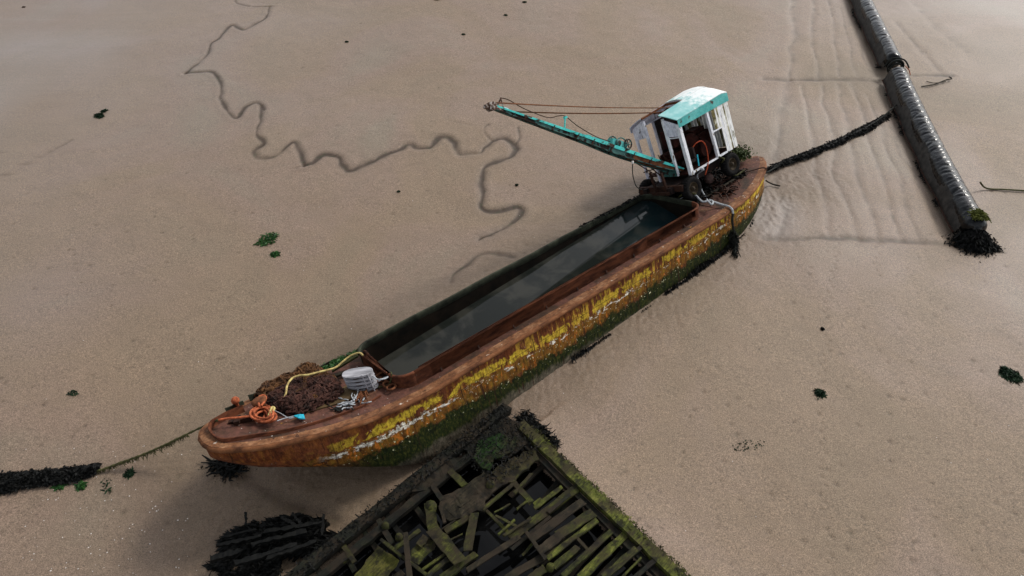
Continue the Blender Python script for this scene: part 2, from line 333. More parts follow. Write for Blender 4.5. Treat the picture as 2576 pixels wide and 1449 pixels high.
def water(name, a, b, sky_tint=False):
    t = NT(name); n = t.noise(.9, 4, .6, dist=.6)
    c = t.mix(t.step(n, .42, .62), a, b); c = t.mix(t.step(t.math('ADD', t.xyz()[0], t.math('MULTIPLY', t.noise(.8, 6), 5.)), 3.4, 7.4, 0., .8), c, (.004, .016, .021)) if sky_tint else c  # teal towards one end: blue sky reflection painted into the water colour
    t.b.inputs['IOR'].default_value = 1.31
    return t.fin(c, .03, t.bump(t.noise(1.4, 2), .02, .02), .5)
WATER = water('bilge_water', (.012, .014, .012), (.034, .034, .028), True)
WATERD = water('black_water', (.002, .002, .002), (.006, .006, .006))
def mud_mat():
    t = NT('wet_mud'); at = t.n.new('ShaderNodeAttribute'); at.attribute_name = 'stain'; st = at.outputs['Fac']
    a2 = t.n.new('ShaderNodeAttribute'); a2.attribute_name = 'clod_shade'; cl = a2.outputs['Fac']
    a3 = t.n.new('ShaderNodeAttribute'); a3.attribute_name = 'wet_sheen'; fm = a3.outputs['Fac']
    big = t.noise(.13, 5, .55, dist=.8); mid = t.noise(1.3, 7, .65); fine = t.noise(38, 4, .75); gr = t.noise(13, 6, .8)
    c = t.ramp(big, [(.3, (.200, .150, .098)), (.45, (.220, .155, .101)), (.56, (.222, .154, .110)), (.68, (.205, .160, .112))])
    c = t.mix(t.step(mid, .3, .75, 0, .45), c, (.172, .124, .082))
    c = t.mix(1., c, t.step(gr, .25, .75, .74, 1.2), 'MULTIPLY')
    c = t.mix(1., c, t.step(fine, .30, .70, .42, 1.55), 'MULTIPLY')
    c = t.mix(t.math('MULTIPLY', t.step(t.noise(4.2, 5, .6), .68, .76), .5), c, (.085, .072, .055))
    c = t.mix(t.math('MULTIPLY', t.math('MULTIPLY', cl, t.step(t.noise(1.8, 6), .3, .6, .6, 1.)), .55), c, (.105, .074, .046))  # damp mud, with the hull's soft shade also put into the colour
    c = t.mix(t.math('MULTIPLY', fm, .55), c, (.28, .262, .258))  # paler grey paints the sky's sheen onto the wet silt
    c = t.mix(st, c, t.mix(t.step(t.noise(5, 4), .5, .7), (.050, .030, .017), (.030, .030, .008)))
    r = t.step(big, .3, .7, .66, .54); r = t.math('SUBTRACT', r, t.math('MULTIPLY', fm, .26))
    b1 = t.bump(fine, .35, .012); b2 = t.bump(gr, .35, .03, b1); b3 = t.bump(t.noise(7, 6, .7), .22, .05, b2)
    return t.fin(c, r, b3, .36)
MUD = mud_mat()

# ------------------------------------------------------------------ barge form (local frame: x to the stern, y to the sunken side, z up)
XS = [-8.06, -8.0, -7.9, -7.75, -7.5, -7.16, -6.6, -5.8, -5.0, -4.2, -3.4, -2.5, 0, 3, 5, 7, 8.4, 9.2, 9.9, 10.6, 11.27, 11.8, 12.15, 12.4, 12.56]
WT = lambda x: float(np.interp(x, [-8.06, -8.02, -7.95, -7.8, -7.5, -7.16, -6.6, -5.8, -5.0, -4.2, -3.4, 8, 9.2, 9.9, 10.6, 11.27, 11.8, 12.15, 12.4, 12.56], [.14, .32, .46, .62, .82, 1.0, 1.2, 1.42, 1.56, 1.62, 1.63, 1.66, 1.58, 1.44, 1.24, .97, .70, .47, .25, .06]))
SH = lambda x: float(np.interp(x, [-8.06, -7.2, -6.5, -5.7, -4.8, -4, -3.3, 8, 10, 11.5, 12.56], [.83, .62, .46, .30, .15, .06, 0, 0, .06, .14, .2]))
KZ = lambda x: float(np.interp(x, [-8.06, -7.7, -7.3, -6.5, -5.8, -5.0, -4.4, -3.6, 8, 13], [.42, .12, -.18, -.62, -1.02, -1.5, -1.85, -2.15, -2.3, -2.3]))
WB = lambda x: WT(x)*float(np.interp(x, [-8.06, -7, -5.5, -4, 8, 9.5, 11, 12.56], [.55, .68, .82, .97, .98, .82, .5, .3]))
CH, CB, CX0, CX1, CTOP = 1.216, .05, -3.82, 7.66, .39

# ------------------------------------------------------------------ the mud flat
CREEKS = [  # (points, width, depth, stain)
 ([(590, 0), (602, 8), (640, 15), (690, 15)], .10, .05, .55), ([(678, 16), (668, 42), (640, 60), (615, 74), (600, 72), (585, 62), (565, 78), (552, 96), (532, 110), (524, 135), (492, 163), (465, 184)], .14, .08, .85),
 ([(465, 184), (500, 182), (525, 180), (540, 186), (553, 205), (556, 225), (555, 250), (572, 276), (588, 294), (600, 290), (613, 270), (640, 258), (653, 262), (666, 276)], .13, .07, .8),
 ([(655, 268), (657, 298), (645, 325), (648, 345), (664, 360), (642, 380), (646, 395), (665, 399), (698, 391), (735, 360), (748, 370), (760, 396), (766, 418)], .15, .08, .85), ([(766, 418), (748, 425)], .1, .05, .5),
 ([(766, 420), (788, 410), (812, 392), (845, 396), (858, 410), (873, 430), (905, 422), (960, 395), (1000, 380), (1025, 366), (1050, 372), (1080, 374), (1098, 355), (1110, 346), (1134, 350), (1146, 372), (1160, 388), (1205, 385), (1222, 370), (1240, 355), (1265, 350), (1288, 362), (1297, 378), (1285, 395), (1265, 404), (1228, 415), (1214, 438), (1214, 490), (1209, 520), (1228, 531), (1262, 528), (1298, 519), (1312, 532), (1298, 556), (1250, 585), (1205, 607)], .17, .09, .95),
 ([(1297, 366), (1306, 345), (1302, 322)], .09, .04, .5), ([(1236, 355), (1216, 330), (1224, 317), (1232, 314)], .08, .04, .45),
 ([(1205, 603), (1235, 598)], .1, .04, .5), ([(1138, 735), (1142, 708), (1165, 690), (1202, 655), (1235, 652), (1288, 668)], .13, .06, .6),
 ([(0, 445), (50, 420), (100, 394), (180, 352)], .09, .03, .28), ([(1120, 300), (1160, 310), (1200, 318)], .06, .02, .2),
 ([(1920, 199), (2000, 202), (2100, 199), (2232, 203)], .2, .08, .5), ([(2285, 190), (2330, 188), (2395, 190)], .16, .06, .6),
 ([(1925, 598), (2000, 603), (2100, 598), (2200, 603), (2330, 610), (2480, 622)], .16, .07, .55),
 ([(1560, 540), (1500, 560), (1480, 590)], .12, .05, .4)]
TRACKS = [([(1995, 0), (1992, 120), (1985, 200), (1962, 330), (1952, 430), (1972, 540), (1950, 600)], .55, .05), ([(2045, 0), (2052, 200)], .3, .04), ([(2085, 0), (2110, 190)], .3, .04), ([(2115, 20), (2152, 190)], .26, .03), ([(2150, 70), (2190, 190)], .26, .03),
 ([(2015, 212), (2050, 400), (2085, 590)], .3, .05), ([(2060, 212), (2095, 350), (2105, 450), (2165, 600)], .3, .05), ([(2105, 212), (2140, 340), (2160, 440), (2215, 600)], .32, .05), ([(2145, 212), (2190, 360), (2270, 600)], .3, .05), ([(2180, 240), (2240, 400), (2320, 605)], .3, .05), ([(2215, 280), (2290, 430), (2385, 608)], .34, .05), ([(2265, 60), (2370, 190)], .5, .04), ([(2290, 0), (2420, 130)], .6, .04)]
TUBE_A = [(2152, -60), (2172, 0), (2205, 70), (2250, 160)]; TUBE_B = [(2254, 182), (2290, 262), (2370, 425), (2458, 583)]
TUBE_PTS = np.array([G(*q, .0) for q in [(2130, -60), (2152, 0), (2185, 70), (2235, 172), (2262, 250), (2350, 425), (2430, 583)]])
WRK = dict(O=G(1262, 1022, .3), a=None, b=None)
WRK['a'] = G(1705, 1449, .3)-WRK['O']; WRK['b'] = G(720, 1449, .3)-WRK['O']
WA = WRK['a']/np.linalg.norm(WRK['a']); WBv = WRK['b']/np.linalg.norm(WRK['b'])
def polyd(X, Y, P):
    """distance to a polyline and to its nearest parameter"""
    P = np.asarray(P)[:, :2]; D = np.full(X.shape, 1e9)
    for i in range(len(P)-1):
        a, b = P[i], P[i+1]; m_ = (X > min(a[0], b[0])-1.2) & (X < max(a[0], b[0])+1.2) & (Y > min(a[1], b[1])-1.2) & (Y < max(a[1], b[1])+1.2)
        if not m_.any(): continue
        x, y = X[m_], Y[m_]; d = b-a; L = d@d+1e-9; t = np.clip(((x-a[0])*d[0]+(y-a[1])*d[1])/L, 0, 1)
        dd = np.hypot(x-a[0]-t*d[0], y-a[1]-t*d[1]); D[m_] = np.minimum(D[m_], dd)
    return D
def bcoord(X, Y):
    """barge-plan coordinates of ground points"""
    c_, s_ = math.cos(.70033), math.sin(.70033); dx, dy = X-BT[0], Y-BT[1]
    return dx*c_+dy*s_, -dx*s_+dy*c_
def ground():
    def axis(lo, hi, step_, far, g=1.35):
        core = list(np.arange(lo, hi, step_)); s_ = step_; L = []; x = lo
        while x > -far: s_ *= g; x -= s_; L.append(x)
        R_ = []; x = core[-1]; s_ = step_
        while x < far: s_ *= g; x += s_; R_.append(x)
        return np.array(L[::-1]+core+R_)
    xs = axis(-17.5, 21, .05, 900); ya = list(np.arange(5.2, 21, .045)); yb = list(np.arange(21, 38, .085)); y = ya+yb; s_ = .085
    while y[-1] < 1200: s_ *= 1.35; y.append(y[-1]+s_)
    s_ = .042; pre = []; q = 5.2
    while q > -900: s_ *= 1.35; q -= s_; pre.append(q)
    ys = np.array(pre[::-1]+y)
    X, Y = np.meshgrid(xs, ys); Z = np.zeros_like(X); stain = np.zeros_like(X); wet_sheen = np.zeros_like(X)
    near = (np.abs(X) < 40) & (Y > 0) & (Y < 60)
    Z += near*(vnoise(X, Y, .22, 1)*.10+vnoise(X, Y, .7, 2)*.035+vnoise(X, Y, 2.1, 3)*.012+vnoise(X, Y, 5.5, 4)*.005)
    bx, by = bcoord(X, Y)
    # rough, lumpy mud round the wreck of the barge
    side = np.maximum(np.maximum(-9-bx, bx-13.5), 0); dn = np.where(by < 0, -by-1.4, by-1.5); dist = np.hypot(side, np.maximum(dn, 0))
    clod_shade = np.exp(-(dist/1.7)**2)*near; lee = np.where(by < 0, 1., .6)  # mask for the lumps and for the painted hull shade
    lump = np.abs(vnoise(X, Y, 5., 9))*.045+np.abs(vnoise(X+3, Y-2, 9.5, 10))*.045+np.abs(vnoise(X, Y, 16, 11))*.025
    Z += clod_shade*lee*(lump-.03)
    # bank of mud against the sunken side, scour in front of the bow
    rim = .50-.047*bx
    hgt = np.clip(rim+.06, .12, .62)*sstep(-5.2, -2.5, bx)*(1-sstep(10, 13.5, bx))
    Z += near*np.where(by > 0, hgt*np.exp(-(np.maximum(by-1.45, 0)/1.5)**2)*sstep(.4, 1.2, by), 0)
    Z -= near*.16*np.exp(-(((bx+6)/2.6)**2+((by+1.2)/1.6)**2))
    inside = (bx > -4.4) & (bx < 10.6) & (by > -1.38) & (by < np.where(bx < 8, 1.26, 1.0)) & ((bx < 8.2) | (by > -1.0)); Z = np.where(inside, -1.4, Z)
    # hulk: the mud inside is scoured out
    O, A = WRK['O'], np.array([[WA[0], WBv[0]], [WA[1], WBv[1]]]); Ai = np.linalg.inv(A)
    s1 = Ai[0, 0]*(X-O[0])+Ai[0, 1]*(Y-O[1]); s2 = Ai[1, 0]*(X-O[0])+Ai[1, 1]*(Y-O[1])
    wi = (s1 > .2) & (s2 > .25) & (s1 < 10) & (s2 < 9); dW = np.maximum(np.maximum(-s1, -s2), 0)
    out = (~wi) & near
    Z += out*.16*np.exp(-(np.maximum(-s2, 0)/.9)**2)*(s2 < .4)*(s1 > .9)     # mud lies almost level with its right gunwale
    Z = np.where(wi, -1.0, Z)
    Z += out*clod_shade*0
    for P, wd, dp, stn in CREEKS:
        W_ = smooth([G(*q)[:2] for q in P], 6); W_ = W_+np.stack([vnoise(W_[:, 0], W_[:, 1], 3., 25), vnoise(W_[:, 1], W_[:, 0], 3., 26)], 1)*.09; d = polyd(X, Y, W_)
        wob = 1+1.5*vnoise(X, Y, 1.5, 21)+.7*vnoise(X, Y, 4.5, 23)
        Z -= .45*dp*np.exp(-(d/(wd*.62*np.maximum(wob, .3)))**2); Z += dp*.10*np.exp(-((d-wd*1.6)/(wd*.8))**2)
        stain = np.maximum(stain, stn*np.exp(-(d/(wd*.46*np.maximum(wob, .35)))**2)*(1.0+vnoise(X, Y, .9, 24)*1.0+vnoise(X, Y, 3, 22)*1.0)+.24*stn*np.exp(-(d/(wd*1.4))**2))
        wet_sheen = np.maximum(wet_sheen, .08*stn*np.exp(-(d/(wd*2.2))**2))
    for P, wd, dp in TRACKS:
        W_ = smooth([G(*q)[:2] for q in P], 5)+0; W_ = W_+np.stack([vnoise(W_[:, 0], W_[:, 1], .8, 31), vnoise(W_[:, 1], W_[:, 0], .8, 32)], 1)*.35
        d = polyd(X, Y, W_); wob = 1+vnoise(X, Y, 1.1, 33)*1.2
        Z -= .42*dp*np.exp(-(d/(wd*.42*wob))**2); Z += dp*.08*np.exp(-((d-wd*.8)/(wd*.5))**2)
        stain = np.maximum(stain, .42*np.exp(-(d/(wd*.24*wob))**2)*(.6+vnoise(X, Y, 3.5, 34)*1.4))
        wet_sheen = np.maximum(wet_sheen, .12*np.exp(-(d/(wd*.7))**2))
    d = polyd(X, Y, TUBE_PTS+np.array([-.35, 0, 0])); Z -= .10*np.exp(-(d/.5)**2); wet_sheen = np.maximum(wet_sheen, .25*np.exp(-(d/.65)**2)); stain = np.maximum(stain, .4*np.exp(-(d/.42)**2))
    # drag mark of sunken rope below the bow, footprints
    W_ = smooth([G(*q)[:2] for q in [(600, 1180), (640, 1215), (690, 1245), (770, 1275), (830, 1300)]], 6); d = polyd(X, Y, W_)
    Z -= .09*np.exp(-(d/.22)**2); stain = np.maximum(stain, .5*np.exp(-(d/.17)**2)*(.8+vnoise(X, Y, 4, 35))); 
    d = polyd(X, Y, smooth([G(*q)[:2] for q in [(1905, 470), (1925, 560), (1960, 575), (1972, 520)]], 5)); wet_sheen = np.maximum(wet_sheen, .45*np.exp(-(d/.6)**2))
    trails = [([(2108, 560), (2104, 640), (2094, 690), (2084, 745), (2076, 790), (2082, 830), (2084, 870), (2072, 905), (2064, 955), (2060, 1010), (2068, 1100), (2074, 1180), (2072, 1260), (2086, 1340), (2090, 1445)], .21), ([(1172, 20), (1166, 90), (1142, 150), (1132, 240), (1126, 310)], .3), ([(2205, 600), (2210, 700)], .25), ([(2112, 0), (2090, 40)], .3)]
    for P, sp in trails:
        W_ = smooth([G(*q)[:2] for q in P], 30); acc = 0; k = 0
        for i in range(1, len(W_)):
            acc += np.linalg.norm(W_[i]-W_[i-1])
            if acc > sp*RNG.uniform(.75, 1.3):
                acc = 0; k += 1; d_ = W_[i]-W_[i-1]; nn = np.array([-d_[1], d_[0]]); nn /= np.linalg.norm(nn)+1e-9; c = W_[i]+nn*.05*(1 if k % 2 else -1)+RNG.normal(0, .015, 2)
                j0, j1 = np.searchsorted(xs, [c[0]-.2, c[0]+.2]); i0, i1 = np.searchsorted(ys, [c[1]-.2, c[1]+.2])
                sl = (slice(i0, i1), slice(j0, j1)); r2 = ((X[sl]-c[0])**2+(Y[sl]-c[1])**2)/RNG.uniform(.0011, .0022); Z[sl] -= .022*np.exp(-r2); stain[sl] = np.maximum(stain[sl], RNG.uniform(.15, .6)*np.exp(-r2))
    # small holes and specks
    for _ in range(520):
        c = G(RNG.uniform(-50, 2620), RNG.uniform(-20, 1460)); s0 = RNG.uniform(.0008, .004)
        j0, j1 = np.searchsorted(xs, [c[0]-.25, c[0]+.25]); i0, i1 = np.searchsorted(ys, [c[1]-.25, c[1]+.25])
        sl = (slice(i0, i1), slice(j0, j1)); r2 = ((X[sl]-c[0])**2+(Y[sl]-c[1])**2)/s0; Z[sl] -= .02*np.exp(-r2); stain[sl] = np.maximum(stain[sl], RNG.uniform(.15, .6)*np.exp(-r2))
    for (u_, v_), rad, am in (((120, 120), 12., .9), ((420, -60), 11., .5), ((60, 620), 6., .35), ((2560, 60), 8., .45), ((2540, 620), 5., .25)):
        c = G(u_, v_); wet_sheen = np.maximum(wet_sheen, am*np.exp(-((X-c[0])**2+(Y-c[1])**2)/rad**2)*(.8+.7*vnoise(X, Y, .35, 77)))  # broad wet areas that also carry the painted sky sheen
    ny, nx = X.shape; idx = np.arange(ny*nx).reshape(ny, nx)
    F = np.stack([idx[:-1, :-1], idx[:-1, 1:], idx[1:, 1:], idx[1:, :-1]], -1).reshape(-1, 4)
    me = bpy.data.meshes.new('mud_flat'); me.vertices.add(nx*ny); me.vertices.foreach_set('co', np.stack([X, Y, Z], -1).astype(np.float32).ravel())
    me.loops.add(F.size); me.loops.foreach_set('vertex_index', F.ravel().astype(np.int32)); me.polygons.add(len(F))
    me.polygons.foreach_set('loop_start', np.arange(0, F.size, 4, dtype=np.int32)); me.polygons.foreach_set('use_smooth', np.ones(len(F), bool)); me.update(); me.validate()
    for nm, arr in (('stain', np.clip(stain, 0, 1)), ('clod_shade', clod_shade), ('wet_sheen', np.clip(wet_sheen, 0, 1))):
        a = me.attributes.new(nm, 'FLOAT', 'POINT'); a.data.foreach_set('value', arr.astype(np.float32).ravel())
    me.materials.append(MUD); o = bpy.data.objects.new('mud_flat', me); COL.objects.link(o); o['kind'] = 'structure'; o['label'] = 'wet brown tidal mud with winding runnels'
    def gz(p):
        i = min(max(np.searchsorted(ys, p[1]), 0), ny-1); j = min(max(np.searchsorted(xs, p[0]), 0), nx-1); return Z[i, j]
    return gz
GZ = ground()
def GG(u, v, dz=0.):
    p = G(u, v); return np.array([p[0], p[1], GZ(p)+dz])

# ------------------------------------------------------------------ barge
barge = empty('barge', 'long rusty steel barge with yellow and white flaking paint, listing in the mud', 'barge', M=m4(BR, BT))
def loft(sections, closed_ends=True):
    n = len(sections[0]); v = np.concatenate(sections); f = []
    for i in range(len(sections)-1):
        for k in range(n-1): f.append((i*n+k, (i+1)*n+k, (i+1)*n+k+1, i*n+k+1))
    if closed_ends: f += [tuple(range(n)), tuple((len(sections)-1)*n+k for k in range(n-1, -1, -1))]
    return v, f
def xgrid(): return np.array(sorted(set(list(np.round(np.arange(-8, 12.5, .12), 3))+XS)))
hb = MB(); secs = []
for x in xgrid():
    W_, Wb, s_, k_ = WT(x), WB(x), SH(x)-.13, KZ(x); pts = []
    for sg in (-1, 1):
        side = []
        for t in (0, .12, .25, .4, .55, .7, .82, .92, 1.):
            e = t**2.4; y = W_-.03+(Wb-W_)*e; z = s_+(k_-s_)*(t if t < .9 else t)
            dent = .022*float(vnoise(np.array(x*1.3+sg), np.array(z*1.6), 1., 41))+.012*float(vnoise(np.array(x), np.array(z), 4., 42))
            side.append((x, sg*(y+dent*min(1, W_)), z))
        side[-1] = (x, sg*Wb*.8, k_-.05)
        pts += side if sg < 0 else side[::-1]
    secs.append(np.array(pts))
v, f_ = loft(secs); hb.add(v, f_); hull = hb.build('hull', HULL, barge, True)
# rub rail: a wide half-round moulding under a flat plate edge
def edge(x0, x1, sg, inset=0., dz=0., n=160):
    xs_ = [x for x in np.linspace(x0, x1, n)]; return [(x, sg*max(WT(x)-inset, .0), SH(x)+dz) for x in xs_]
def around_bow(inset, dz, xa, xs1=12.5, shift=0.):
    xs_ = np.concatenate([np.linspace(xa, -4, 50), np.linspace(-4, xs1, 60)[1:]])
    near_ = [(x+0, -max(WT(x-shift)-inset, 0.01), SH(x-shift)+dz) for x in xs_]; far_ = [(x, max(WT(x-shift)-inset, .01), SH(x-shift)+dz) for x in xs_]
    return np.array(far_[::-1]+near_)
rb = MB(); rb.tube(around_bow(-.005, -.07, -8.06), .065, 8, sq=1.); rb.build('rub_rail', RUSTR, barge, True)
def band(mb, outer, inner, th=.02):
    n = len(outer); v = np.concatenate([outer, inner]); mb.add(v, [(i, i+1, n+i+1, n+i) for i in range(n-1)])
eb = MB(); o1 = around_bow(-.01, 0.0, -8.06); i1 = around_bow(.20, .012, -8.06); i1[:, 0] = np.where(i1[:, 0] < -7.75, i1[:, 0]*.2+.8*-7.75, i1[:, 0])
o0 = o1.copy(); o0[:, 2] -= .06; band(eb, o0, o1); band(eb, o1, i1); eb.build('gunwale_plate', PLATE, barge)
LQ = [(600, 725), (520, 760), (430, 800), (340, 850), (275, 890), (243, 940), (268, 1000), (340, 1045), (450, 1048), (700, 1005), (1000, 955), (1300, 880), (1600, 785), (1850, 690), (2000, 610), (2080, 560)]
P_ = []
for q in LQ:
    p_ = DK(K3(*q), .6)
    for _ in range(6): p_ = DK(K3(*q), SH(p_[0])+.1)
    P_.append((p_[0], p_[1], SH(p_[0])+.01))
path = smooth(P_, 6); top = path.copy(); top[:, 2] += np.interp(np.arange(len(path)), [0, 24, 40, 70, len(path)], [.20, .20, .12, .07, .05]); cen = np.array([-4.5, 0, 0]); lb = MB()
dn_ = cen-path; dn_[:, 2] = 0; dn_ /= np.linalg.norm(dn_, axis=1)[:, None]; inn = top+dn_*.03; inb = path+dn_*.03; inb[:, 2] -= .05; pb = path.copy(); pb[:, 2] -= .05
band(lb, pb, top); band(lb, top, inn); band(lb, inn, inb); lb.build('bow_lip', RUSTC, barge, True)
# deck with the hold cut out
def rrect(x0, x1, c, r, n=8):
    P = []
    for cx, cy, a0 in ((x1-r, c-r, 0), (x0+r, c-r, 90), (x0+r, -c+r, 180), (x1-r, -c+r, 270)):
        for i in range(n+1):
            a = math.radians(a0+90*i/n); P.append((cx+r*math.cos(a), cy+r*math.sin(a)))
    return P
HOLD = rrect(CX0, CX1, CH-CB, .42)
bm = bmesh.new()
def camber(x, y): return SH(x)+.03*(1-(y/max(WT(x), .1))**2)-.004
xs_ = list(np.linspace(-4.2, 8.3, 60)); outl = [(x, -(WT(x)-.2)) for x in xs_]+[(x, WT(x)-.2) for x in xs_[::-1]]
def loop(P):
    vs_ = [bm.verts.new((x, y, camber(x, y))) for x, y in P]; return [bm.edges.new((vs_[i], vs_[(i+1) % len(vs_)])) for i in range(len(vs_))]
ed = loop(outl)+loop(HOLD); bmesh.ops.triangle_fill(bm, edges=ed, use_beauty=True)
for a, b, nx_ in ((-7.9, -4.2, 44), (8.3, 12.45, 44)):
    gx = np.linspace(a, b, nx_); rows = []
    for x in gx:
        hw = max(WT(x)-.2, .02); rows.append([bm.verts.new((x, y, camber(x, y)+.012*float(vnoise(np.array(x), np.array(y), 2.5, 44)))) for y in np.linspace(-hw, hw, 15)])
    for i in range(nx_-1):
        for j in range(14): bm.faces.new((rows[i][j], rows[i+1][j], rows[i+1][j+1], rows[i][j+1]))
me = bpy.data.meshes.new('deck'); bm.to_mesh(me); bm.free(); me.materials.append(DECK); dk = bpy.data.objects.new('deck', me); COL.objects.link(dk); dk.parent = barge
# coaming: four lengths so that the sunken length can be black and mossy, the raised one bare rust
def coaming_run(P, name, mat, h0=-.03, ztop=None):
    P = np.array(P); n = len(P); T = np.gradient(P, axis=0); T /= np.linalg.norm(T, axis=1)[:, None]; N = np.stack([T[:, 1], -T[:, 0]], 1)
    prof = [(0, h0), (0, CTOP-.03), (.018, CTOP-.02), (.02, CTOP+.005), (.0, CTOP+.02), (-CB+.008, CTOP+.02), (-CB-.004, CTOP+.0), (-CB, CTOP-.04), (-CB, CTOP-.17), (-CB+.02, CTOP-.18)]
    zz = np.zeros(n) if ztop is None else np.array(ztop); secs_ = []
    for i in range(n):
        secs_.append(np.array([(P[i, 0]+N[i, 0]*(o+CB), P[i, 1]+N[i, 1]*(o+CB), z+(zz[i] if z > .2 else 0)+SH(P[i, 0])*0) for o, z in prof]))
    v_, f2 = loft(secs_); b_ = MB(); b_.add(v_, f2); return b_.build(name, mat, barge, True)
HL = rrect(CX0, CX1, CH-CB, .42, 8)       # order: stern-far corner, bow-far corner, bow-near corner, stern-near corner (counter-clockwise)
far_run = [HL[8]]+[(x, CH-CB+.02*math.sin(x*2.1)) for x in np.linspace(CX1-.6, CX0+.6, 40)]+HL[9:18]
bow_run = HL[17:19]+[(CX0, y) for y in (.6, .3, 0, -.3, -.6)]+HL[18:27]
bow_z = [.02, .05]+[.12, .06, .02, 0, 0]+[0]*9
near_run = HL[26:28]+[(x, -(CH-CB)) for x in np.linspace(CX0+.6, CX1-.6, 40)]+HL[27:36]
stern_run = HL[35:36]+[(CX1, y) for y in (-.5, 0, .5)]+HL[0:9]
coaming_run(far_run, 'coaming', MOSSD); coaming_run(bow_run, 'coaming', RUSTC, ztop=[bow_z[min(i, len(bow_z)-1)] for i in range(len(bow_run))]); coaming_run(near_run, 'coaming', RUSTC); coaming_run(stern_run, 'coaming', MOSSD)
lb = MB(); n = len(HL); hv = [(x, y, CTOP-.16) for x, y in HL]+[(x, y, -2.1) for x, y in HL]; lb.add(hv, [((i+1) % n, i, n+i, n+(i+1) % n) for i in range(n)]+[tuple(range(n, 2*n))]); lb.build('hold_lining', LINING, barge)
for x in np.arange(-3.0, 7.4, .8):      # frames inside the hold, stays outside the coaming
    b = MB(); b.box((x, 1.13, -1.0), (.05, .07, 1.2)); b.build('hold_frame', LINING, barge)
for x in np.arange(-2.7, 7.2, 1.17):
    b = MB(); b.add([(x-.02, -CH-.002, 0.03), (x+.02, -CH-.002, 0.03), (x+.02, -CH-.002, .12), (x-.02, -CH-.002, .12), (x-.02, -CH-.045, .03), (x+.02, -CH-.045, .03)], [(0, 1, 2, 3), (4, 5, 1, 0), (0, 3, 4), (5, 2, 1), (4, 3, 2, 5)]); b.build('coaming_stay', RUSTD, barge)
b = MB(); pts = [(x, WT(x)-RNG.uniform(.02, .32), SH(x)+RNG.uniform(.01, .06)) for x in RNG.uniform(-5.4, -3.3, 1500)]; blades(b, pts, .07, .03); q_ = b.build('moss', WEEDG, barge); q_['kind'] = 'stuff'
b = MB(); pts = [(x, CH-.02+RNG.uniform(-.03, .05), CTOP+RNG.uniform(-.02, .05)) for x in RNG.uniform(4.5, 7.4, 700)]; blades(b, pts, .08, .03); q_ = b.build('weed_mat', WEED, barge); q_['kind'] = 'stuff'
# hatch hole and its rim on the after deck
hq = [DK(K1(*q), .05) for q in [(1268, 1375), (1330, 1325), (1432, 1322), (1380, 1372)]]
b = MB(); b.add([(*p[:2], SH(p[0])+.052) for p in hq], [(0, 1, 2, 3)]); b.build('deck_opening', WATERD, barge)
b = MB(); P = smooth([(*p[:2], SH(p[0])+.045) for p in hq], 4, True); b.tube(P, .018, 5, closed=True); b.build('opening_rim', RUSTC, barge)
# bulwark plates and cleats on the sunken side of the bow
for x0, x1, h in ((-7.3, -6.85, .16), (-6.7, -6.1, .22), (-6.05, -5.3, .30), (-5.2, -4.5, .12)):
    b = MB(); n = 6; xx = np.linspace(x0, x1, n); top = [SH(x)+h*RNG.uniform(.7, 1.1) for x in xx]
    v_ = [(x, WT(x)-.10, SH(x)-.02) for x in xx]+[(x, WT(x)-.13, z) for x, z in zip(xx, top)]+[(x, WT(x)-.15, z) for x, z in zip(xx, top)]+[(x, WT(x)-.13, SH(x)-.02) for x in xx]
    b.add(v_, [(r*n+i, r*n+i+1, (r+1)*n+i+1, (r+1)*n+i) for r in range(3) for i in range(n-1)]+[(0, n, 2*n, 3*n), (n-1, 2*n-1, 3*n-1, 4*n-1)]); b.build('bulwark_plate', MOSSD, barge)
b = MB(); p = DK(K3(600, 900), .55); b.box((p[0], p[1], SH(p[0])+.07), (.5, .10, .12), rot(-.5, 0, 0)); b.box((p[0]-.05, p[1], SH(p[0])+.12), (.12, .25, .08), rot(-.5, 0, 0)); b.build('fairlead', RUSTD, barge)
p = DK(K3(820, 740), .5); b = MB(); b.lathe((p[0], p[1], SH(p[0])), (0, 0, 1), [(.13, 0), (.12, .22), (.17, .25), (.18, .30), (.12, .34), (.0, .34)], 16); b.build('bollard', RUST, barge, True)
p = DK(K3(560, 715), .6); b = MB(); b.lathe((p[0], p[1], SH(p[0])+.02), (0, 0, 1), [(.03, 0), (.04, .15), (.09, .18), (.10, .24), (.06, .3), (0, .31)], 12); b.build('bollard', ORANGE, barge, True)
# bigger deck plate seen between the chains and the rail, with its pale turned-up edge
pl = [DK(K3(*q), .12) for q in [(1270, 770), (1650, 560), (1790, 440), (1950, 560), (1690, 700), (1330, 860)]]
b = MB(); b.add([(*p[:2], SH(p[0])+.06) for p in pl]+[(*p[:2], SH(p[0])+.01) for p in pl], [(0, 1, 2, 3, 4, 5)]+[(i, (i+1) % 6, 6+(i+1) % 6, 6+i) for i in range(6)]); b.build('deck_plate', simple('olive_brown_plate', (.045, .03, .014), (.11, .07, .03), 2.4, c3=(.35, .18, .02)), barge)
b = MB(); b.bar((*pl[0][:2], SH(pl[0][0])+.09), (*pl[1][:2], SH(pl[1][0])+.09), .03, .05); b.build('plate_edge', GREYW, barge)
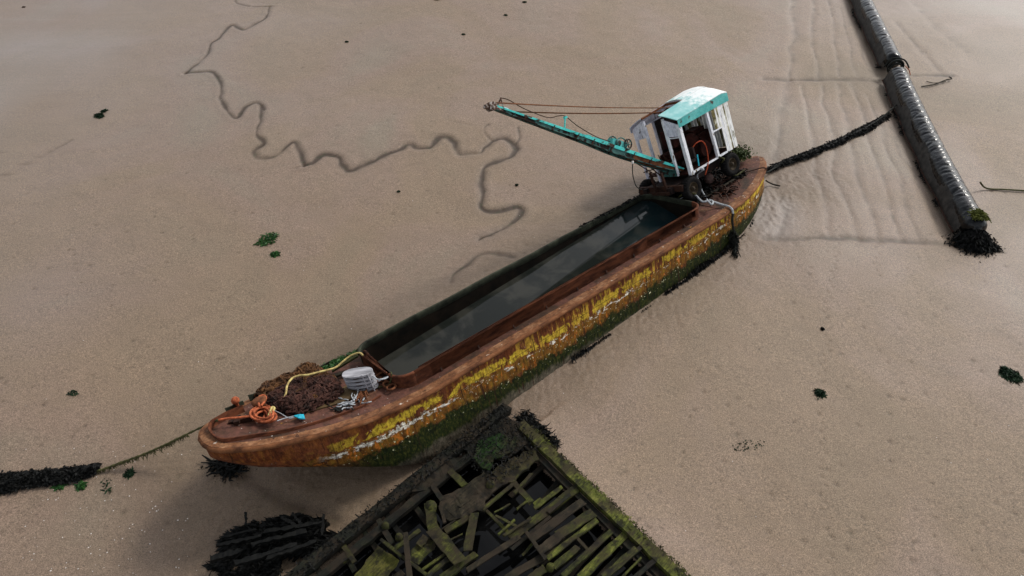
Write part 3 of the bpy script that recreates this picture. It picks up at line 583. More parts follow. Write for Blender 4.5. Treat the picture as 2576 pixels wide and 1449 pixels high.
# black weed fringe along the raised side's waterline
b = MB(); pts = []
for _ in range(9000):
    x = RNG.uniform(1.0, 11.6); g = RNG.uniform(0, 1)**.6; dens = float(np.interp(x, [1, 4, 8, 11.6], [.25, .8, 1.25, 1.])); zz = -1.62-.0*x+.05*x*(x > 5)*.9-g*.30*dens+.22*float(vnoise(np.array(x), np.array(0.), 1.7, 51))+.1
    t = min(1, max(0, (zz-SH(x))/(KZ(x)-SH(x)))); y = WT(x)+(WB(x)-WT(x))*t**2.4+.02+RNG.uniform(0, .06)
    if RNG.uniform() < dens: pts.append((x, -y, zz))
blades(b, pts, .13, .03, down=(0, -.12, -1.0), spread=.45); b.build('weed_fringe', WEED, barge); bpy.data.objects['weed_fringe']['kind'] = 'stuff'
b = MB(); g1 = DK((1700, 500), .05)
pts = [];
for _ in range(7000):
    x = RNG.uniform(7.75, 11.); y = RNG.uniform(-.55, min(1.6, WT(x))); pts.append((x, y, SH(x)+RNG.uniform(0, .16)*(1+vnoise(np.array(x), np.array(y), 2., 5))))
blades(b, pts, .10, .04, spread=.9, up=.3); sw = b.build('weed_mat', WEED, barge); sw['kind'] = 'stuff'

# water lying level in the hold
zw = .52; b = MB(); ring_ = rrect(CX0, CX1, CH-CB+.02, .42, 6); vv = []
for x, y in ring_:
    zl = (zw-BT[2]-BR[2, 0]*x-BR[2, 1]*y)/BR[2, 2]; vv.append(bw((x, y, zl)))
b.add(vv, [tuple(range(len(vv)))]); wtr = b.build('water', WATER); wtr['kind'] = 'structure'; wtr['label'] = 'dark still rainwater lying in the barge hold'

# ------------------------------------------------------------------ things on the bow
def bwl(q, z, dz=0.):
    p = DK(q, z); return bw((p[0], p[1], SH(p[0])+dz if dz is not None else z))
def bdeck(q, lift=.03):
    p = DK(q, .2)
    for _ in range(4): p = DK(q, SH(p[0])+lift)
    return bw((p[0], p[1], SH(p[0])+lift))
def link_mesh(mb, c, d, n_, L=.17, W_=.10, r=.026):
    """one oval chain link lying along d with its plane normal n_"""
    d = d/np.linalg.norm(d); n_ = n_-d*(n_@d); n_ /= np.linalg.norm(n_)+1e-9; s_ = np.cross(n_, d); P = []
    for t in np.arange(8)*math.pi/4+math.pi/8: P.append(c+d*L*.5*np.sign(math.cos(t))*abs(math.cos(t))**.7+s_*W_*.5*np.sign(math.sin(t))*abs(math.sin(t))**.7)
    return mb.tube(P, r, 4, closed=True)
def inpoly(x, y, P):
    r = False; j = len(P)-1
    for i in range(len(P)):
        if (P[i][1] > y) != (P[j][1] > y) and x < (P[j][0]-P[i][0])*(y-P[i][1])/(P[j][1]-P[i][1])+P[i][0]: r = not r
        j = i
    return r
def heap(name, mat, outline, hz, peak, strands, label, seed):
    rg = np.random.default_rng(seed); Pl = [DK(K3(*q), hz)[:2] for q in outline]; A = np.array(Pl); lo_, hi_ = A.min(0), A.max(0)
    def dedge(x, y):
        best = 9
        for i in range(len(A)):
            a_, b_ = A[i], A[(i+1) % len(A)]; d = b_-a_; t = min(1, max(0, ((np.array([x, y])-a_)@d)/(d@d+1e-9))); best = min(best, np.linalg.norm(np.array([x, y])-a_-t*d))
        return best
    def hz_(x, y):
        if not inpoly(x, y, Pl): return None
        e = dedge(x, y); return SH(x)+.04+peak*(1-math.exp(-e/.22))*(.8+.7*float(vnoise(np.array(x), np.array(y), 2.3, seed)))
    core = MB(); mb = MB()
    N = 26; gx, gy = np.linspace(lo_[0], hi_[0], N), np.linspace(lo_[1], hi_[1], N); H = [[hz_(x, y) for y in gy] for x in gx]; idx = {}; V = []; F = []
    for i in range(N):
        for j in range(N):
            idx[i, j] = len(V); V.append(bw((gx[i], gy[j], (H[i][j] if H[i][j] is not None else SH(gx[i])+.0)-.03)))
    for i in range(N-1):
        for j in range(N-1):
            if sum(H[a_][b_] is not None for a_ in (i, i+1) for b_ in (j, j+1)) >= 2: F.append((idx[i, j], idx[i+1, j], idx[i+1, j+1], idx[i, j+1]))
    core.add(V, F)
    for s_ in range(strands):
        for _ in range(40):
            x, y = rg.uniform(*zip(lo_, hi_)) if False else (rg.uniform(lo_[0], hi_[0]), rg.uniform(lo_[1], hi_[1]))
            if inpoly(x, y, Pl): break
        ang = rg.uniform(0, 6.28); turn = 0; lift = rg.uniform(0, .07)
        for k in range(rg.integers(8, 26)):
            turn = turn*.8+rg.normal(0, .35); ang += turn; x += math.cos(ang)*.115; y += math.sin(ang)*.115; h = hz_(x, y)
            if h is None: ang += 2.2; x += math.cos(ang)*.12; y += math.sin(ang)*.12; continue
            c = bw((x, y, h+lift+rg.uniform(-.01, .02))); d = BR@np.array([math.cos(ang), math.sin(ang), rg.normal(0, .2)]); nn = BR@(np.array([0, 0, 1.]) if k % 2 else np.array([-math.sin(ang), math.cos(ang), .5]))
            link_mesh(mb, c, d, nn)
    for k_ in range(int(strands*.45)):
        x, y = rg.uniform(lo_[0], hi_[0]), rg.uniform(lo_[1], hi_[1]); a_ = rg.uniform(0, 6.3); P_ = []; tr = rg.choice((-1, 1))*rg.uniform(.25, .7)
        for _ in range(9):
            h_ = hz_(x, y)
            if h_ is None: break
            P_.append(bw((x, y, h_+.05+rg.uniform(-.02, .04)))); a_ += tr+rg.normal(0, .25); x += math.cos(a_)*.085; y += math.sin(a_)*.085
        if len(P_) > 3: mb.tube(smooth(P_, 3), .024, 5)
    r_ = empty(name, label, 'chain', loc=np.concatenate(mb.v).mean(0)); o0 = np.array(r_.location)
    for q_, nm, mt in ((core, 'heap_core', INT), (mb, 'links', mat)):
        q_.v = [a_-o0 for a_ in q_.v]; q_.build(nm, mt, r_)
    return r_
heap('chain', CHAINB, [(845, 450), (1000, 390), (1110, 350), (1220, 240), (1380, 205), (1500, 265), (1560, 330), (1400, 400), (1180, 400), (1080, 520), (900, 620), (760, 600), (790, 520)], .55, .46, 46, 'light brown rusty chain heaped at the far edge of the bow deck', 3)
heap('chain', CHAIND, [(900, 620), (1080, 500), (1180, 400), (1400, 390), (1560, 330), (1640, 470), (1620, 560), (1420, 680), (1250, 770), (1100, 800), (960, 760), (880, 690)], .42, .30, 56, 'dark purplish brown chain heap with a yellow rope over it on the bow deck', 4)
b = MB(); P = smooth([bdeck(K3(1265, 360), .34), bdeck(K3(1270, 430), .33), bdeck(K3(1255, 500), .32), bdeck(K3(1170, 550), .3), bdeck(K3(1240, 510), .3), bdeck(K3(1330, 540), .3), bdeck(K3(1390, 600), .26)], 5)
for i in range(0, len(P)-1): link_mesh(b, P[i], P[i+1]-P[i]+1e-6, (BR@np.array([0, 0, 1.]) if i % 2 else BR@np.array([0.3, 1., .4])), .11, .065, .015)
tag(b.build('chain', CHAINB), 'single length of thicker chain lying loose on top of the dark heap', 'chain')
def rope(name, pts, r, mat, label, cat='rope', k=8, parent=None, group=None, n=8):
    b_ = MB(); P_ = smooth(pts, k); b_.tube(P_, r, n); o = b_.build(name, mat, parent, True)
    return tag(o, label, cat, group) if parent is None else o
rope('yellow_rope', [bdeck(K3(*q), h) for q, h in (((1080, 690), .2), ((1040, 640), .25), ((1065, 560), .36), ((1080, 470), .42), ((1130, 400), .45), ((1200, 370), .46), ((1300, 360), .46), ((1400, 335), .44), ((1500, 310), .40), ((1600, 280), .34), ((1680, 215), .4), ((1760, 155), .46), ((1850, 125), .52), ((1890, 150), .5))], .026, YROPE, 'thick yellow rope curling over the chain heaps to the hold corner')
# orange mooring rope: coil on the bow, line out to the mud on the left
p0 = bdeck(K3(690, 800), .3); mr = empty('mooring_rope', 'orange mooring rope coiled on the bow and running out green with weed to the mud', 'rope', loc=p0)
def rel(P_, o_): return [np.array(p_)-o_ for p_ in P_]
b = MB(); rg = np.random.default_rng(12)
for k in range(7):
    c = np.array([805+rg.normal(0, 26), 785+rg.normal(0, 26)]); rx, ry = rg.uniform(60, 115), rg.uniform(50, 95); ph = rg.uniform(0, 6.3); P = []
    for t in np.arange(18)*2*math.pi/18: P.append(bdeck(K3(c[0]+rx*math.cos(t), c[1]+ry*math.sin(t)), .06+.03*k+.05*math.sin(2*t+ph)))
    b.tube(smooth(rel(P, p0), 2, True), .028, 7, closed=True)
P = [bdeck(K3(*q), .3) for q in [(780, 700), (770, 640), (775, 600), (820, 580), (850, 600), (840, 640), (800, 690)]]; b.tube(smooth(rel(P, p0), 5), .028, 7)
b.build('coil', ORANGE, mr, True)
rope('line', rel([bdeck(K3(710, 800), .22), bdeck(K3(560, 818), .24), bdeck(K3(430, 828), .26), bdeck(K3(340, 845), .26)], p0), .026, ORANGE, None, parent=mr)
end_tip = bdeck(K3(340, 845), .26)
mp = [end_tip]
for (u, v), z in (((500, 1078), 1.15), ((440, 1107), .75), ((400, 1126), .55), ((350, 1147), .34), ((300, 1165), .2), ((245, 1184), .1), ((180, 1192), .08), ((90, 1205), .06), ((0, 1228), .06), ((-120, 1260), .06)): mp.append(G(u, v, z))
b = MB(); P = smooth(rel(mp, p0), 12); rr = .026*(1+.25*np.sin(np.arange(len(P))*1.7)); b.tube(P, rr, 7)
hang = [p_ for p_ in P[18:] for _ in range(7)]; blades(b, np.array(hang)+RNG.normal(0, .012, (len(hang), 3)), .11, .02, down=(0, 0, -.9), spread=.6); b.build('weedy_line', GROPE, mr)
b = MB(); P = [bdeck(K3(*q), .25) for q in [(890, 790), (930, 745), (940, 715), (915, 710), (895, 760), (880, 800)]]; b.tube(smooth(P, 5), .028, 7); tag(b.build('rope_end', YROPE, None, True), 'short pale yellow loop of rope beside the orange coil', 'rope')
P = [DK(K3(*q), .55) for q in [(1150, 800), (1205, 745), (1245, 755), (1258, 800), (1200, 820)]]; b = MB(); vv = [bw((p[0], p[1], SH(p[0])+.06+.10*RNG.uniform(.2, 1))) for p in P]; cc = np.mean(vv, 0)+BR[:, 2]*.06
b.add(vv+[cc]+[q_-BR[:, 2]*.03 for q_ in vv], [(i, (i+1) % 5, 5) for i in range(5)]+[(i, (i+1) % 5, 6+(i+1) % 5, 6+i) for i in range(5)]); tag(b.build('plastic_scrap', CYAN), 'bright cyan scrap of crumpled plastic between chain and rail', 'plastic')
rope('thin_rope', [bdeck(K3(*q), .12) for q in [(945, 745), (1000, 770), (1050, 800), (1100, 825), (1160, 815)]], .012, WROPE, 'thin pale blue cord from the orange coil to the cyan scrap')
rope('thin_rope', [bdeck(K3(*q), .14) for q in [(970, 855), (1040, 830), (1110, 812), (1165, 800)]], .012, WROPE, 'thin pale cord lying in front of the cyan scrap')
# pale frayed rope by the rail
b = MB(); rg = np.random.default_rng(5)
for k in range(11):
    c = np.array([1790+rg.normal(0, 30), 660+rg.normal(0, 18)]); a = rg.uniform(0, 6.3); P = []
    for j in range(5): a += rg.normal(0, .8); c = c+np.array([math.cos(a)*34, math.sin(a)*14]); P.append(bdeck(K3(*c), .05+rg.uniform(0, .08)))
    b.tube(smooth(P, 4), .017, 6)
for pts in ([(1800, 640), (1770, 590), (1780, 555)], [(1790, 640), (1830, 570), (1840, 510)], [(1820, 620), (1800, 570)]): b.tube(smooth([bdeck(K3(*q), .12) for q in pts], 5), .014, 6)
tag(b.build('frayed_rope', WROPE, None, True), 'tangle of pale blue white frayed rope beside the near bow rail', 'rope')
b = MB()
for k in range(10):
    c = np.array([1860+rg.normal(0, 25), 590+rg.normal(0, 30)]); P = [bdeck(K3(*(c+np.array([rg.normal(0, 25), rg.normal(0, 35)])))
, .05+rg.uniform(0, .1)) for _ in range(4)]; b.tube(smooth(P, 4), .016, 5)
tag(b.build('rusty_wire', RUST), 'knot of rusty orange wire beside the frayed pale rope', 'wire')
b = MB()
for k in range(8):
    c = np.array([1630+rg.normal(0, 40), 725+rg.normal(0, 12)]); P = [bdeck(K3(*(c+np.array([rg.normal(0, 40), rg.normal(0, 14)]))), .03+rg.uniform(0, .05)) for _ in range(4)]; b.tube(smooth(P, 4), .014, 5)
tag(b.build('dark_cord', BROPE), 'small dark cord bundle on the deck in front of the pale rope', 'cord')
# big wooden pulley block
pb0 = DK(K3(1900, 400), .3); BM = m4(BR@rot(-.74, .0, .12)@np.array([[1, 0, 0], [0, 0, -1], [0, 1, 0.]])*1.12, bw((pb0[0], pb0[1], SH(pb0[0])+.31)))
blk = empty('pulley_block', 'bleached grey white four-sheave pulley block lying at the hold corner', 'pulley block', M=BM)
for k in range(5):
    y = .20-.10*k; b = MB(); P = []
    for t in np.arange(20)*2*math.pi/20: P.append((.34*math.copysign(abs(math.cos(t))**.75, math.cos(t)), y, .17+.15*math.copysign(abs(math.sin(t))**.8, math.sin(t))))
    P = np.array(P); Q = P+np.array([0, .045, 0]); n = 20; b.add(np.concatenate([P, Q]), [tuple(range(n-1, -1, -1)), tuple(range(n, 2*n))]+[(i, (i+1) % n, n+(i+1) % n, n+i) for i in range(n)]); b.build('cheek', GREYW, blk)
for k in range(4):
    b = MB(); b.cyl((-.02, .15-.10*k-.045+.05, .17), (-.02, .15-.10*k+.005+.05, .17), .135, 18); b.build('sheave', RUSTD, blk)
for x in (.14, .27):
    b = MB(); b.cyl((x, -.24, .3), (x, .27, .3), .016, 8); b.build('bolt', GREYW, blk)
b = MB(); P = smooth([(.33, .1, .2), (.45, .1, .32), (.58, .05, .26), (.6, -.03, .12), (.5, -.08, .08), (.36, -.1, .15)], 5); b.tube(P, .017, 7); b.build('becket_ring', WROPE, blk, True)
q0 = K3(2110, 400); b = MB()
for c, R_, ax in (((2100, 370), .13, (.2, 1, .4)), ((2130, 420), .11, (1, .2, .5)), ((2195, 490), .10, (0.1, 0, 1)), ((2060, 430), .10, (.5, .6, 1)), ((2150, 460), .08, (.3, -.5, 1))):
    b.ring(bdeck(K3(*c), .12), BR@np.array(ax), R_, .028, 14, 6, 1.25)
tag(b.build('shackle', RUST, None, True), 'rusty shackle links beside the white pulley block', 'shackle')
rope('rope_lashing', [bdeck(K3(*q), h) for q, h in (((2190, 330), .4), ((2200, 360), .38), ((2190, 420), .2), ((2160, 470), .08), ((2060, 490), .06), ((1950, 500), .05), ((1880, 520), .05))], .018, GROPE, 'thin brown lashing tied round the coaming corner')
b = MB(); b.bar(bdeck(K3(1560, 380), .1), bdeck(K3(1770, 320), .14), .12, .06, up=BR[:, 2], rough=.15, n=4); tag(b.build('timber', WOODB), 'rust brown timber lying between the chain heap and the pulley block', 'timber')
b = MB(); b.bar(bdeck(K3(1560, 320), .1), bdeck(K3(1840, 150), .35), .1, .05, up=BR[:, 2], rough=.12, n=4); tag(b.build('timber', WOODG), 'mossy green timber leaning against the apex of the hold coaming', 'timber')

# ------------------------------------------------------------------ crane
crane = empty('mobile_crane', 'derelict turquoise and white crane with boom standing on tyres on the barge stern', 'crane', M=m4(CRM, CT))
K = KC
def cp(name, b_, mat, par=None, sm=False, base=None): return b_.build(name, mat, par or crane, sm, base)
Lx, Ly, Hh = 2.58*K, 2.08*K, 1.73*K
def S(*p): return np.array(p, float)*K
# chassis and wheels
b = MB(); b.box(S(.9, .45, -.33), S(3.3, .16, .22)); b.box(S(.9, 1.6, -.33), S(3.3, .16, .22)); b.box(S(.9, 1.02, -.3), S(2.6, 1.0, .12)); b.lathe(S(1.0, 1.02, -.25), (0, 0, 1), [(.6, 0), (.6, .16), (.0, .16)], 24)
for x in (-.15, 2.0): b.cyl(S(x, 0, -.47), S(x, 2.0, -.47), .07, 8)
cp('chassis', b, INT)
b = MB(); b.box(S(-.55, 1.0, -.3), S(.12, 2.0, .2)); cp('bumper', b, RUSTD)
for x, y, s_ in ((-.18, .02, -1), (2.0, .02, -1), (-.18, 2.0, 1), (2.0, 2.0, 1)):
    wh_ = bpy.data.objects.new('wheel', None); COL.objects.link(wh_); wh_.parent = crane; wh_.location = S(x, y, -.47)
    b = MB(); b.lathe((0, 0, 0), (0, s_, 0), [(.21, -.12), (.36, -.13), (.39, -.09), (.395, .0), (.39, .09), (.36, .13), (.3, .135), (.23, .12), (.21, .1)], 32)
    for k in range(28):
        a = k*2*math.pi/28; b.box((.392*math.cos(a), 0, .392*math.sin(a)), (.02, .2, .035), rot(0, -a, 0))
    b.build('tyre', TYRE, wh_, True)
    b = MB(); b.lathe((0, 0, 0), (0, s_, 0), [(.22, -.1), (.22, .1), (.2, .12), (.19, .08), (.14, .06), (.12, .03), (.07, .05), (.06, .12), (0, .13)], 24); b.build('rim', RIM, wh_, True)
# cab floor and frame
b = MB(); b.box(S(1.29, 1.04, -.03), S(2.5, 2.0, .05)); cp('cab_floor', b, RUSTP)
def post(a, c, wd, mat=WHITEP, name='post', dp=None, up=(0, 1, 0)):
    b_ = MB(); b_.bar(S(*a), S(*c), wd*K, (dp or wd)*K, up=up, rough=.06, n=5); return cp(name, b_, mat)
post((0.02, 0.02, -.06), (.02, .02, 1.72), .13); post((0.02, .62, -.06), (-.02, .60, 1.98), .085); post((0.02, 1.5, -.3), (.0, 1.5, 2.0), .085, LAV); post((.02, 2.06, -.15), (.02, 2.06, 1.74), .085, LAV)
post((1.48, .0, 0), (1.44, .0, 1.7), .10); post((2.56, 2.06, 0), (2.56, 2.06, 1.7), .08); post((1.0, 2.06, 0), (1.0, 2.06, 1.75), .07, LAV)
post((.08, 0, .0), (1.44, 0, .0), .06, name='sill', up=(0, 0, 1)); post((1.5, -.0, .01), (1.98, 0, .01), .06, name='sill', up=(0, 0, 1)); post((1.5, -.012, .9), (1.98, -.012, .9), .05, name='window_rail', up=(0, 0, 1))
post((0.08, -.0, 1.69), (2.5, -.0, 1.69), .05, name='head_rail', up=(0, 0, 1)); post((0.05, 2.06, 1.72), (2.5, 2.06, 1.72), .05, LAV, name='head_rail', up=(0, 0, 1)); post((0.0, .62, .55), (.0, 1.5, .5), .03, RUSTP, 'cross_bar', up=(0, 0, 1))
post((0, .08, 1.28), (0, .58, 1.28), .03, name='window_rail', up=(0, 0, 1)); post((.8, .2, 1.2), (1.4, 1.9, 1.2), .04, RUSTP, 'cross_bar', up=(0, 0, 1)); post((0.7, .55, 0), (.55, .55, 1.75), .05, RUSTP, 'inner_post')
def panel(name, q, th, mat, off=(0, 0, 0), par=None):
    q = [S(*p) for p in q]; nrm = np.cross(q[1]-q[0], q[2]-q[0]); nrm /= np.linalg.norm(nrm); n_ = len(q); b_ = MB(); b_.add([p+nrm*th/2 for p in q]+[p-nrm*th/2 for p in q], [tuple(range(n_)), tuple(range(2*n_-1, n_-1, -1))]+[(i, n_+i, n_+(i+1) % n_, (i+1) % n_) for i in range(n_)]); return cp(name, b_, mat, par)
panel('front_panel', [(-.01, .08, 1.32), (-.01, .58, 1.34), (-.01, .58, 1.94), (-.01, .08, 1.74)], .03, LAV)
panel('front_panel', [(-.01, 1.54, 1.42), (-.01, 2.04, 1.36), (-.01, 2.08, 1.78), (-.01, 1.54, 2.02)], .03, LAV)
# board siding, plank by plank
def plank_on(x0, x1, z0, z1, y, mat, nm='plank'):
    b_ = MB(); b_.bar(S((x0+x1)/2, y+RNG.uniform(-.006, .006), z0+RNG.uniform(-.015, .01)), S((x0+x1)/2+RNG.uniform(-.004, .004), y, z1), (x1-x0)*K*.93, .022, up=(0, 1, 0), rough=.03, n=4); return cp(nm, b_, mat)
for i in range(8): plank_on(1.98+i*.075, 1.98+(i+1)*.075, .0, 1.69, -.02, [WHITEB, WHITEP, WHITEB, WHITEB, OLIVEB, WHITEB, WHITEB, WHITEB][i])
for i in range(4): plank_on(1.66+i*.08, 1.66+(i+1)*.08, .92, 1.69, -.02, [OLIVEB, OLIVEB, WHITEB, OLIVEB][i])
for i in range(14): 
    b_ = MB(); y0 = .03+i*.147; b_.bar(S(2.59, y0+.07, .0), S(2.59, y0+.07, 1.78), .137*K, .022, up=(1, 0, 0), rough=.03, n=3); cp('plank', b_, WHITEB if i % 3 else OLIVEB)
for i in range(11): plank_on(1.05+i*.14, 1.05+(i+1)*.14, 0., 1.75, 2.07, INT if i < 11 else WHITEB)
# roof: rounded strips from front to back, the middle one torn away in front
def roof_sheet(name, prof, xs2, mat, th=.025, rear=.17, nseg=10):
    secs2 = []
    for x in np.linspace(xs2[0], xs2[1], nseg):
        lift = rear*(x/2.58)*1.0; endr = -.12*max(0, (x-2.35)/.3)**2
        P = [np.array([x, y, z+(lift+endr)*min(1, max(0, (z-1.6)/.45))]) for y, z in prof]; secs2.append(np.array([p*K for p in P]+[(p-np.array([0, 0, th]))*K for p in P[::-1]]))
    v_, f3 = loft(secs2); n_ = len(secs2[0]); b_ = MB(); b_.add(v_, f3+[(i*n_+n_-1, (i+1)*n_+n_-1, (i+1)*n_, i*n_) for i in range(len(secs2)-1)]); return cp(name, b_, mat, None, False)
roof_sheet('roof_fascia', [(-.055, 1.64), (-.06, 1.88)], (-.06, 2.64), TURQ)
roof_sheet('roof_sheet', [(-.06, 1.885), (.2, 1.98), (.45, 2.07), (.70, 2.14)], (-.06, 2.64), TURQL)
roof_sheet('roof_sheet', [(.705, 2.15), (.95, 2.19), (1.2, 2.19), (1.5, 2.15)], (1.28, 2.64), TURQL)
roof_sheet('roof_sheet', [(1.52, 2.13), (1.75, 2.06), (1.98, 1.96), (2.17, 1.86)], (-.06, 2.64), LAV)
roof_sheet('roof_fascia', [(2.17, 1.84), (2.17, 1.68)], (-.06, 2.64), LAV)
b = MB(); 
for y in (.72, 1.5): b.bar(S(-.04, y, 2.1), S(1.3, y, 2.16), .05, .06)
b.bar(S(1.25, .7, 2.17), S(1.25, 1.5, 2.17), .05, .07); b.bar(S(.55, .7, 2.08), S(.6, 1.5, 2.08), .04, .05); cp('roof_frame', b, RUST)
b = MB(); b.box(S(1.0, 1.1, 1.9), S(.5, .5, .25)); b.lathe(S(.85, .85, 1.95), (0, 1, 0), [(0, 0), (.16, 0), (.16, .05), (.1, .06), (.1, .25), (.16, .26), (.16, .3), (0, .3)], 18); cp('hoist_gear', b, RUSTP)
# machinery in the cab
b = MB(); b.lathe(S(1.05, .62, .62), (0, 1, 0), [(0, 0), (.42, 0), (.44, .03), (.44, .1), (.3, .12), (.3, .5), (.44, .52), (.44, .6), (0, .62)], 28); cp('winding_drum', b, RUSTP)
b = MB(); b.box(S(1.9, 1.15, .45), S(.9, .8, .75)); b.box(S(1.9, 1.15, .9), S(.6, .5, .2)); b.cyl(S(1.6, .6, .55), S(1.6, .72, .55), .2, 18); b.lathe(S(1.35, .30, .4), (0, 1, 0), [(0, 0), (.26, 0), (.28, .05), (.1, .08), (0, .1)], 20); cp('engine', b, RUSTP)
b = MB(); b.box(S(.55, .95, 1.15), S(.5, .5, .6)); b.box(S(.4, 1.0, .55), S(.5, .7, .25)); cp('gear_case', b, RUSTP)
b = MB(); b.box(S(.45, .38, .28), S(.35, .35, .1)); b.box(S(.62, .38, .5), S(.08, .35, .4)); cp('seat', b, INT)
for i in range(7):
    x = .05+.02*i; y = .75+.1*i; b = MB(); b.bar(S(x, y, .0), S(x-.1, y+.05, .55+.1*(i % 3)), .022, .022); cp('lever', b, RUSTD)
b = MB(); b.bar(S(-.1, .7, .45), S(-.12, 2.05, .2), .03, .03); b.bar(S(-.1, 1.5, .05), S(-.5, 1.95, .75), .03, .03); b.bar(S(-.15, 1.2, .0), S(-.45, 1.45, .6), .035, .035); cp('hand_rail', b, RUSTD)
b = MB(); b.box(S(.03, .98, .12), S(.12, .72, .34)); b.box(S(.0, .8, .05), S(.14, .3, .2)); cp('front_plate', b, TEALD)
b = MB(); b.tube(smooth([S(.5, .1, .75), S(.62, .0, .85), S(.85, -.02, .82), S(.98, -.03, .6), S(.92, -.05, .2), S(.8, -.05, -.05), S(.6, -.02, -.3)], 6), .018, 6); cp('red_hose', b, simple('red_hose', (.25, .03, .01), (.4, .07, .02), 8))
b = MB(); b.bar(S(.42, -.02, .1), S(.5, .0, .48), .03, .03); cp('blue_rod', b, CYAN)
# boom
FT, TP = S(.35, .85, -.02), S(-6.15, .85, 4.54); bd = (TP-FT)/np.linalg.norm(TP-FT); BL = np.linalg.norm(TP-FT); bu = np.array([-bd[2]*0+ -bd[2], 0, bd[0]]); bu = np.cross(bd, [0, 1, 0]); bu = bu if bu[2] > 0 else -bu
boom = bpy.data.objects.new('boom', None); COL.objects.link(boom); boom.parent = crane; boom.location = FT
BP = lambda t, y=0., h=0.: bd*BL*t+np.array([0, y, 0])+bu*h
hh = lambda t: float(np.interp(t, [0, .12, .38, .55, 1.], [.12, .22, .26, .19, .10])); bwid = lambda t: float(np.interp(t, [0, .3, 1], [.44, .38, .17]))
def strip(name, fn, mat, th, par, n=16, t0=0., t1=1.):
    secs3 = []
    for t in np.linspace(t0, t1, n): secs3.append(np.array(fn(t)))
    v_, f3 = loft(secs3); n_ = len(secs3[0]); b_ = MB(); b_.add(v_, f3+[(i*n_+n_-1, (i+1)*n_+n_-1, (i+1)*n_, i*n_) for i in range(n-1)]); return b_.build(name, mat, par)
top_c = lambda t: .10
strip('top_flange', lambda t: [BP(t, -bwid(t)/2, .10), BP(t, bwid(t)/2, .10), BP(t, bwid(t)/2, .075), BP(t, -bwid(t)/2, .075)], TURQB, .02, boom)
for sg in (-1, 1):
    strip('flange_lip', lambda t: [BP(t, sg*(bwid(t)/2+.012), .101), BP(t, sg*(bwid(t)/2-.002), .101), BP(t, sg*(bwid(t)/2-.002), .10-.42*hh(t)), BP(t, sg*(bwid(t)/2+.012), .10-.42*hh(t))], TURQB, .02, boom)
    strip('web', lambda t: [BP(t, sg*(bwid(t)/2-.03), .072), BP(t, sg*(bwid(t)/2-.045), .072), BP(t, sg*(bwid(t)/2-.045), .10-hh(t)), BP(t, sg*(bwid(t)/2-.03), .10-hh(t))], TEALD, .02, boom, t0=.30)
    strip('lower_web', lambda t: [BP(t, sg*(bwid(t)/2-.03), .072), BP(t, sg*(bwid(t)/2-.05), .072), BP(t, sg*(bwid(t)/2-.05), .10-hh(t)), BP(t, sg*(bwid(t)/2-.03), .10-hh(t))], RUST, .02, boom, t0=.0, t1=.298)
    strip('bottom_flange', lambda t: [BP(t, sg*(bwid(t)/2+.01), .105-hh(t)), BP(t, sg*(bwid(t)/2-.08), .105-hh(t)), BP(t, sg*(bwid(t)/2-.08), .085-hh(t)), BP(t, sg*(bwid(t)/2+.01), .085-hh(t))], TEALD, .02, boom, t0=.02)
for t in (.2, .3, .42, .52, .6, .72, .85):
    b = MB(); b.bar(BP(t, -bwid(t)/2-.0, .08), BP(t+.012, -bwid(t)/2-.0, .09-hh(t)), .035, .03, up=(0, 1, 0)); b.build('stiffener', RUSTD, boom)
# winch on the boom
wx = .385; wn_ = bpy.data.objects.new('winch', None); COL.objects.link(wn_); wn_.parent = boom; wn_.location = BP(wx, 0, .1)
b = MB(); b.cyl((0, -.17, .13), (0, .17, .13), .11, 18); b.build('drum', TEALD, wn_, True)
b = MB(); b.box(bd*.16+bu*.10, (.26, .26, .20), np.stack([bd, [0, 1, 0], bu], 1)); b.build('housing', TURQ, wn_)
b = MB(); b.box(-bd*.16+bu*.1, (.26, .3, .2), np.stack([bd, [0, 1, 0], bu], 1)); b.build('housing', TURQ, wn_)
for d_, y, R_ in ((0., .2, .20), (-.34, .16, .24), (-.30, -.2, .15)):
    b = MB(); b.ring(bd*d_+np.array([0, y, 0])+bu*.15, (0, 1, 0), R_, .022, 22, 6)
    if d_ > -.32:
        for a in (0, 1.05, 2.1): b.bar(bd*d_+np.array([0, y, 0])+bu*.15+R_*(bd*math.cos(a)+bu*math.sin(a)), bd*d_+np.array([0, y, 0])+bu*.15-R_*(bd*math.cos(a)+bu*math.sin(a)), .025, .02)
    b.build('flywheel', TEALD, wn_, True)
b = MB(); b.bar(BP(.44, -.05, .13), BP(.52, -.05, .13), .05, .05); b.bar(BP(.53, -.02, .12), BP(.55, -.02, .12), .12, .08); b.build('ratchet_bar', TURQ, boom)
b = MB(); b.bar(BP(.66, 0, .1), BP(.665, 0, .42), .035, .035); b.box(BP(.665, 0, .45), (.10, .08, .06)); b.build('cable_guide', TURQB, boom)
# sheave head
b = MB()
for y in (-.09, 0.09): b.lathe(BP(1.0, y-.03, .04), (0, 1, 0), [(0, 0), (.12, 0), (.13, .015), (.08, .03), (.13, .045), (.12, .06), (0, .06)], 20)
b.build('head_sheave', RUSTHEAD, boom)
b = MB(); b.box(BP(.97, 0, .04), (.22, .2, .09), np.stack([bd, [0, 1, 0], bu], 1)); b.cyl(BP(1.0, -.16, .04), BP(1.0, .16, .04), .04, 8); b.box(BP(1.02, -.02, -.02), (.12, .14, .10), np.stack([bd, [0, 1, 0], bu], 1)); b.bar(BP(.975, 0, .08), BP(.965, 0, .36), .05, .03); b.bar(BP(.955, -.1, .08), BP(.967, 0, .36), .03, .02); b.build('boom_head', RUSTHEAD, boom)
b = MB(); b.box(BP(.945, 0, .12), (.2, .14, .03), np.stack([bd, [0, 1, 0], bu], 1)); b.build('head_plate', WHITEP, boom)
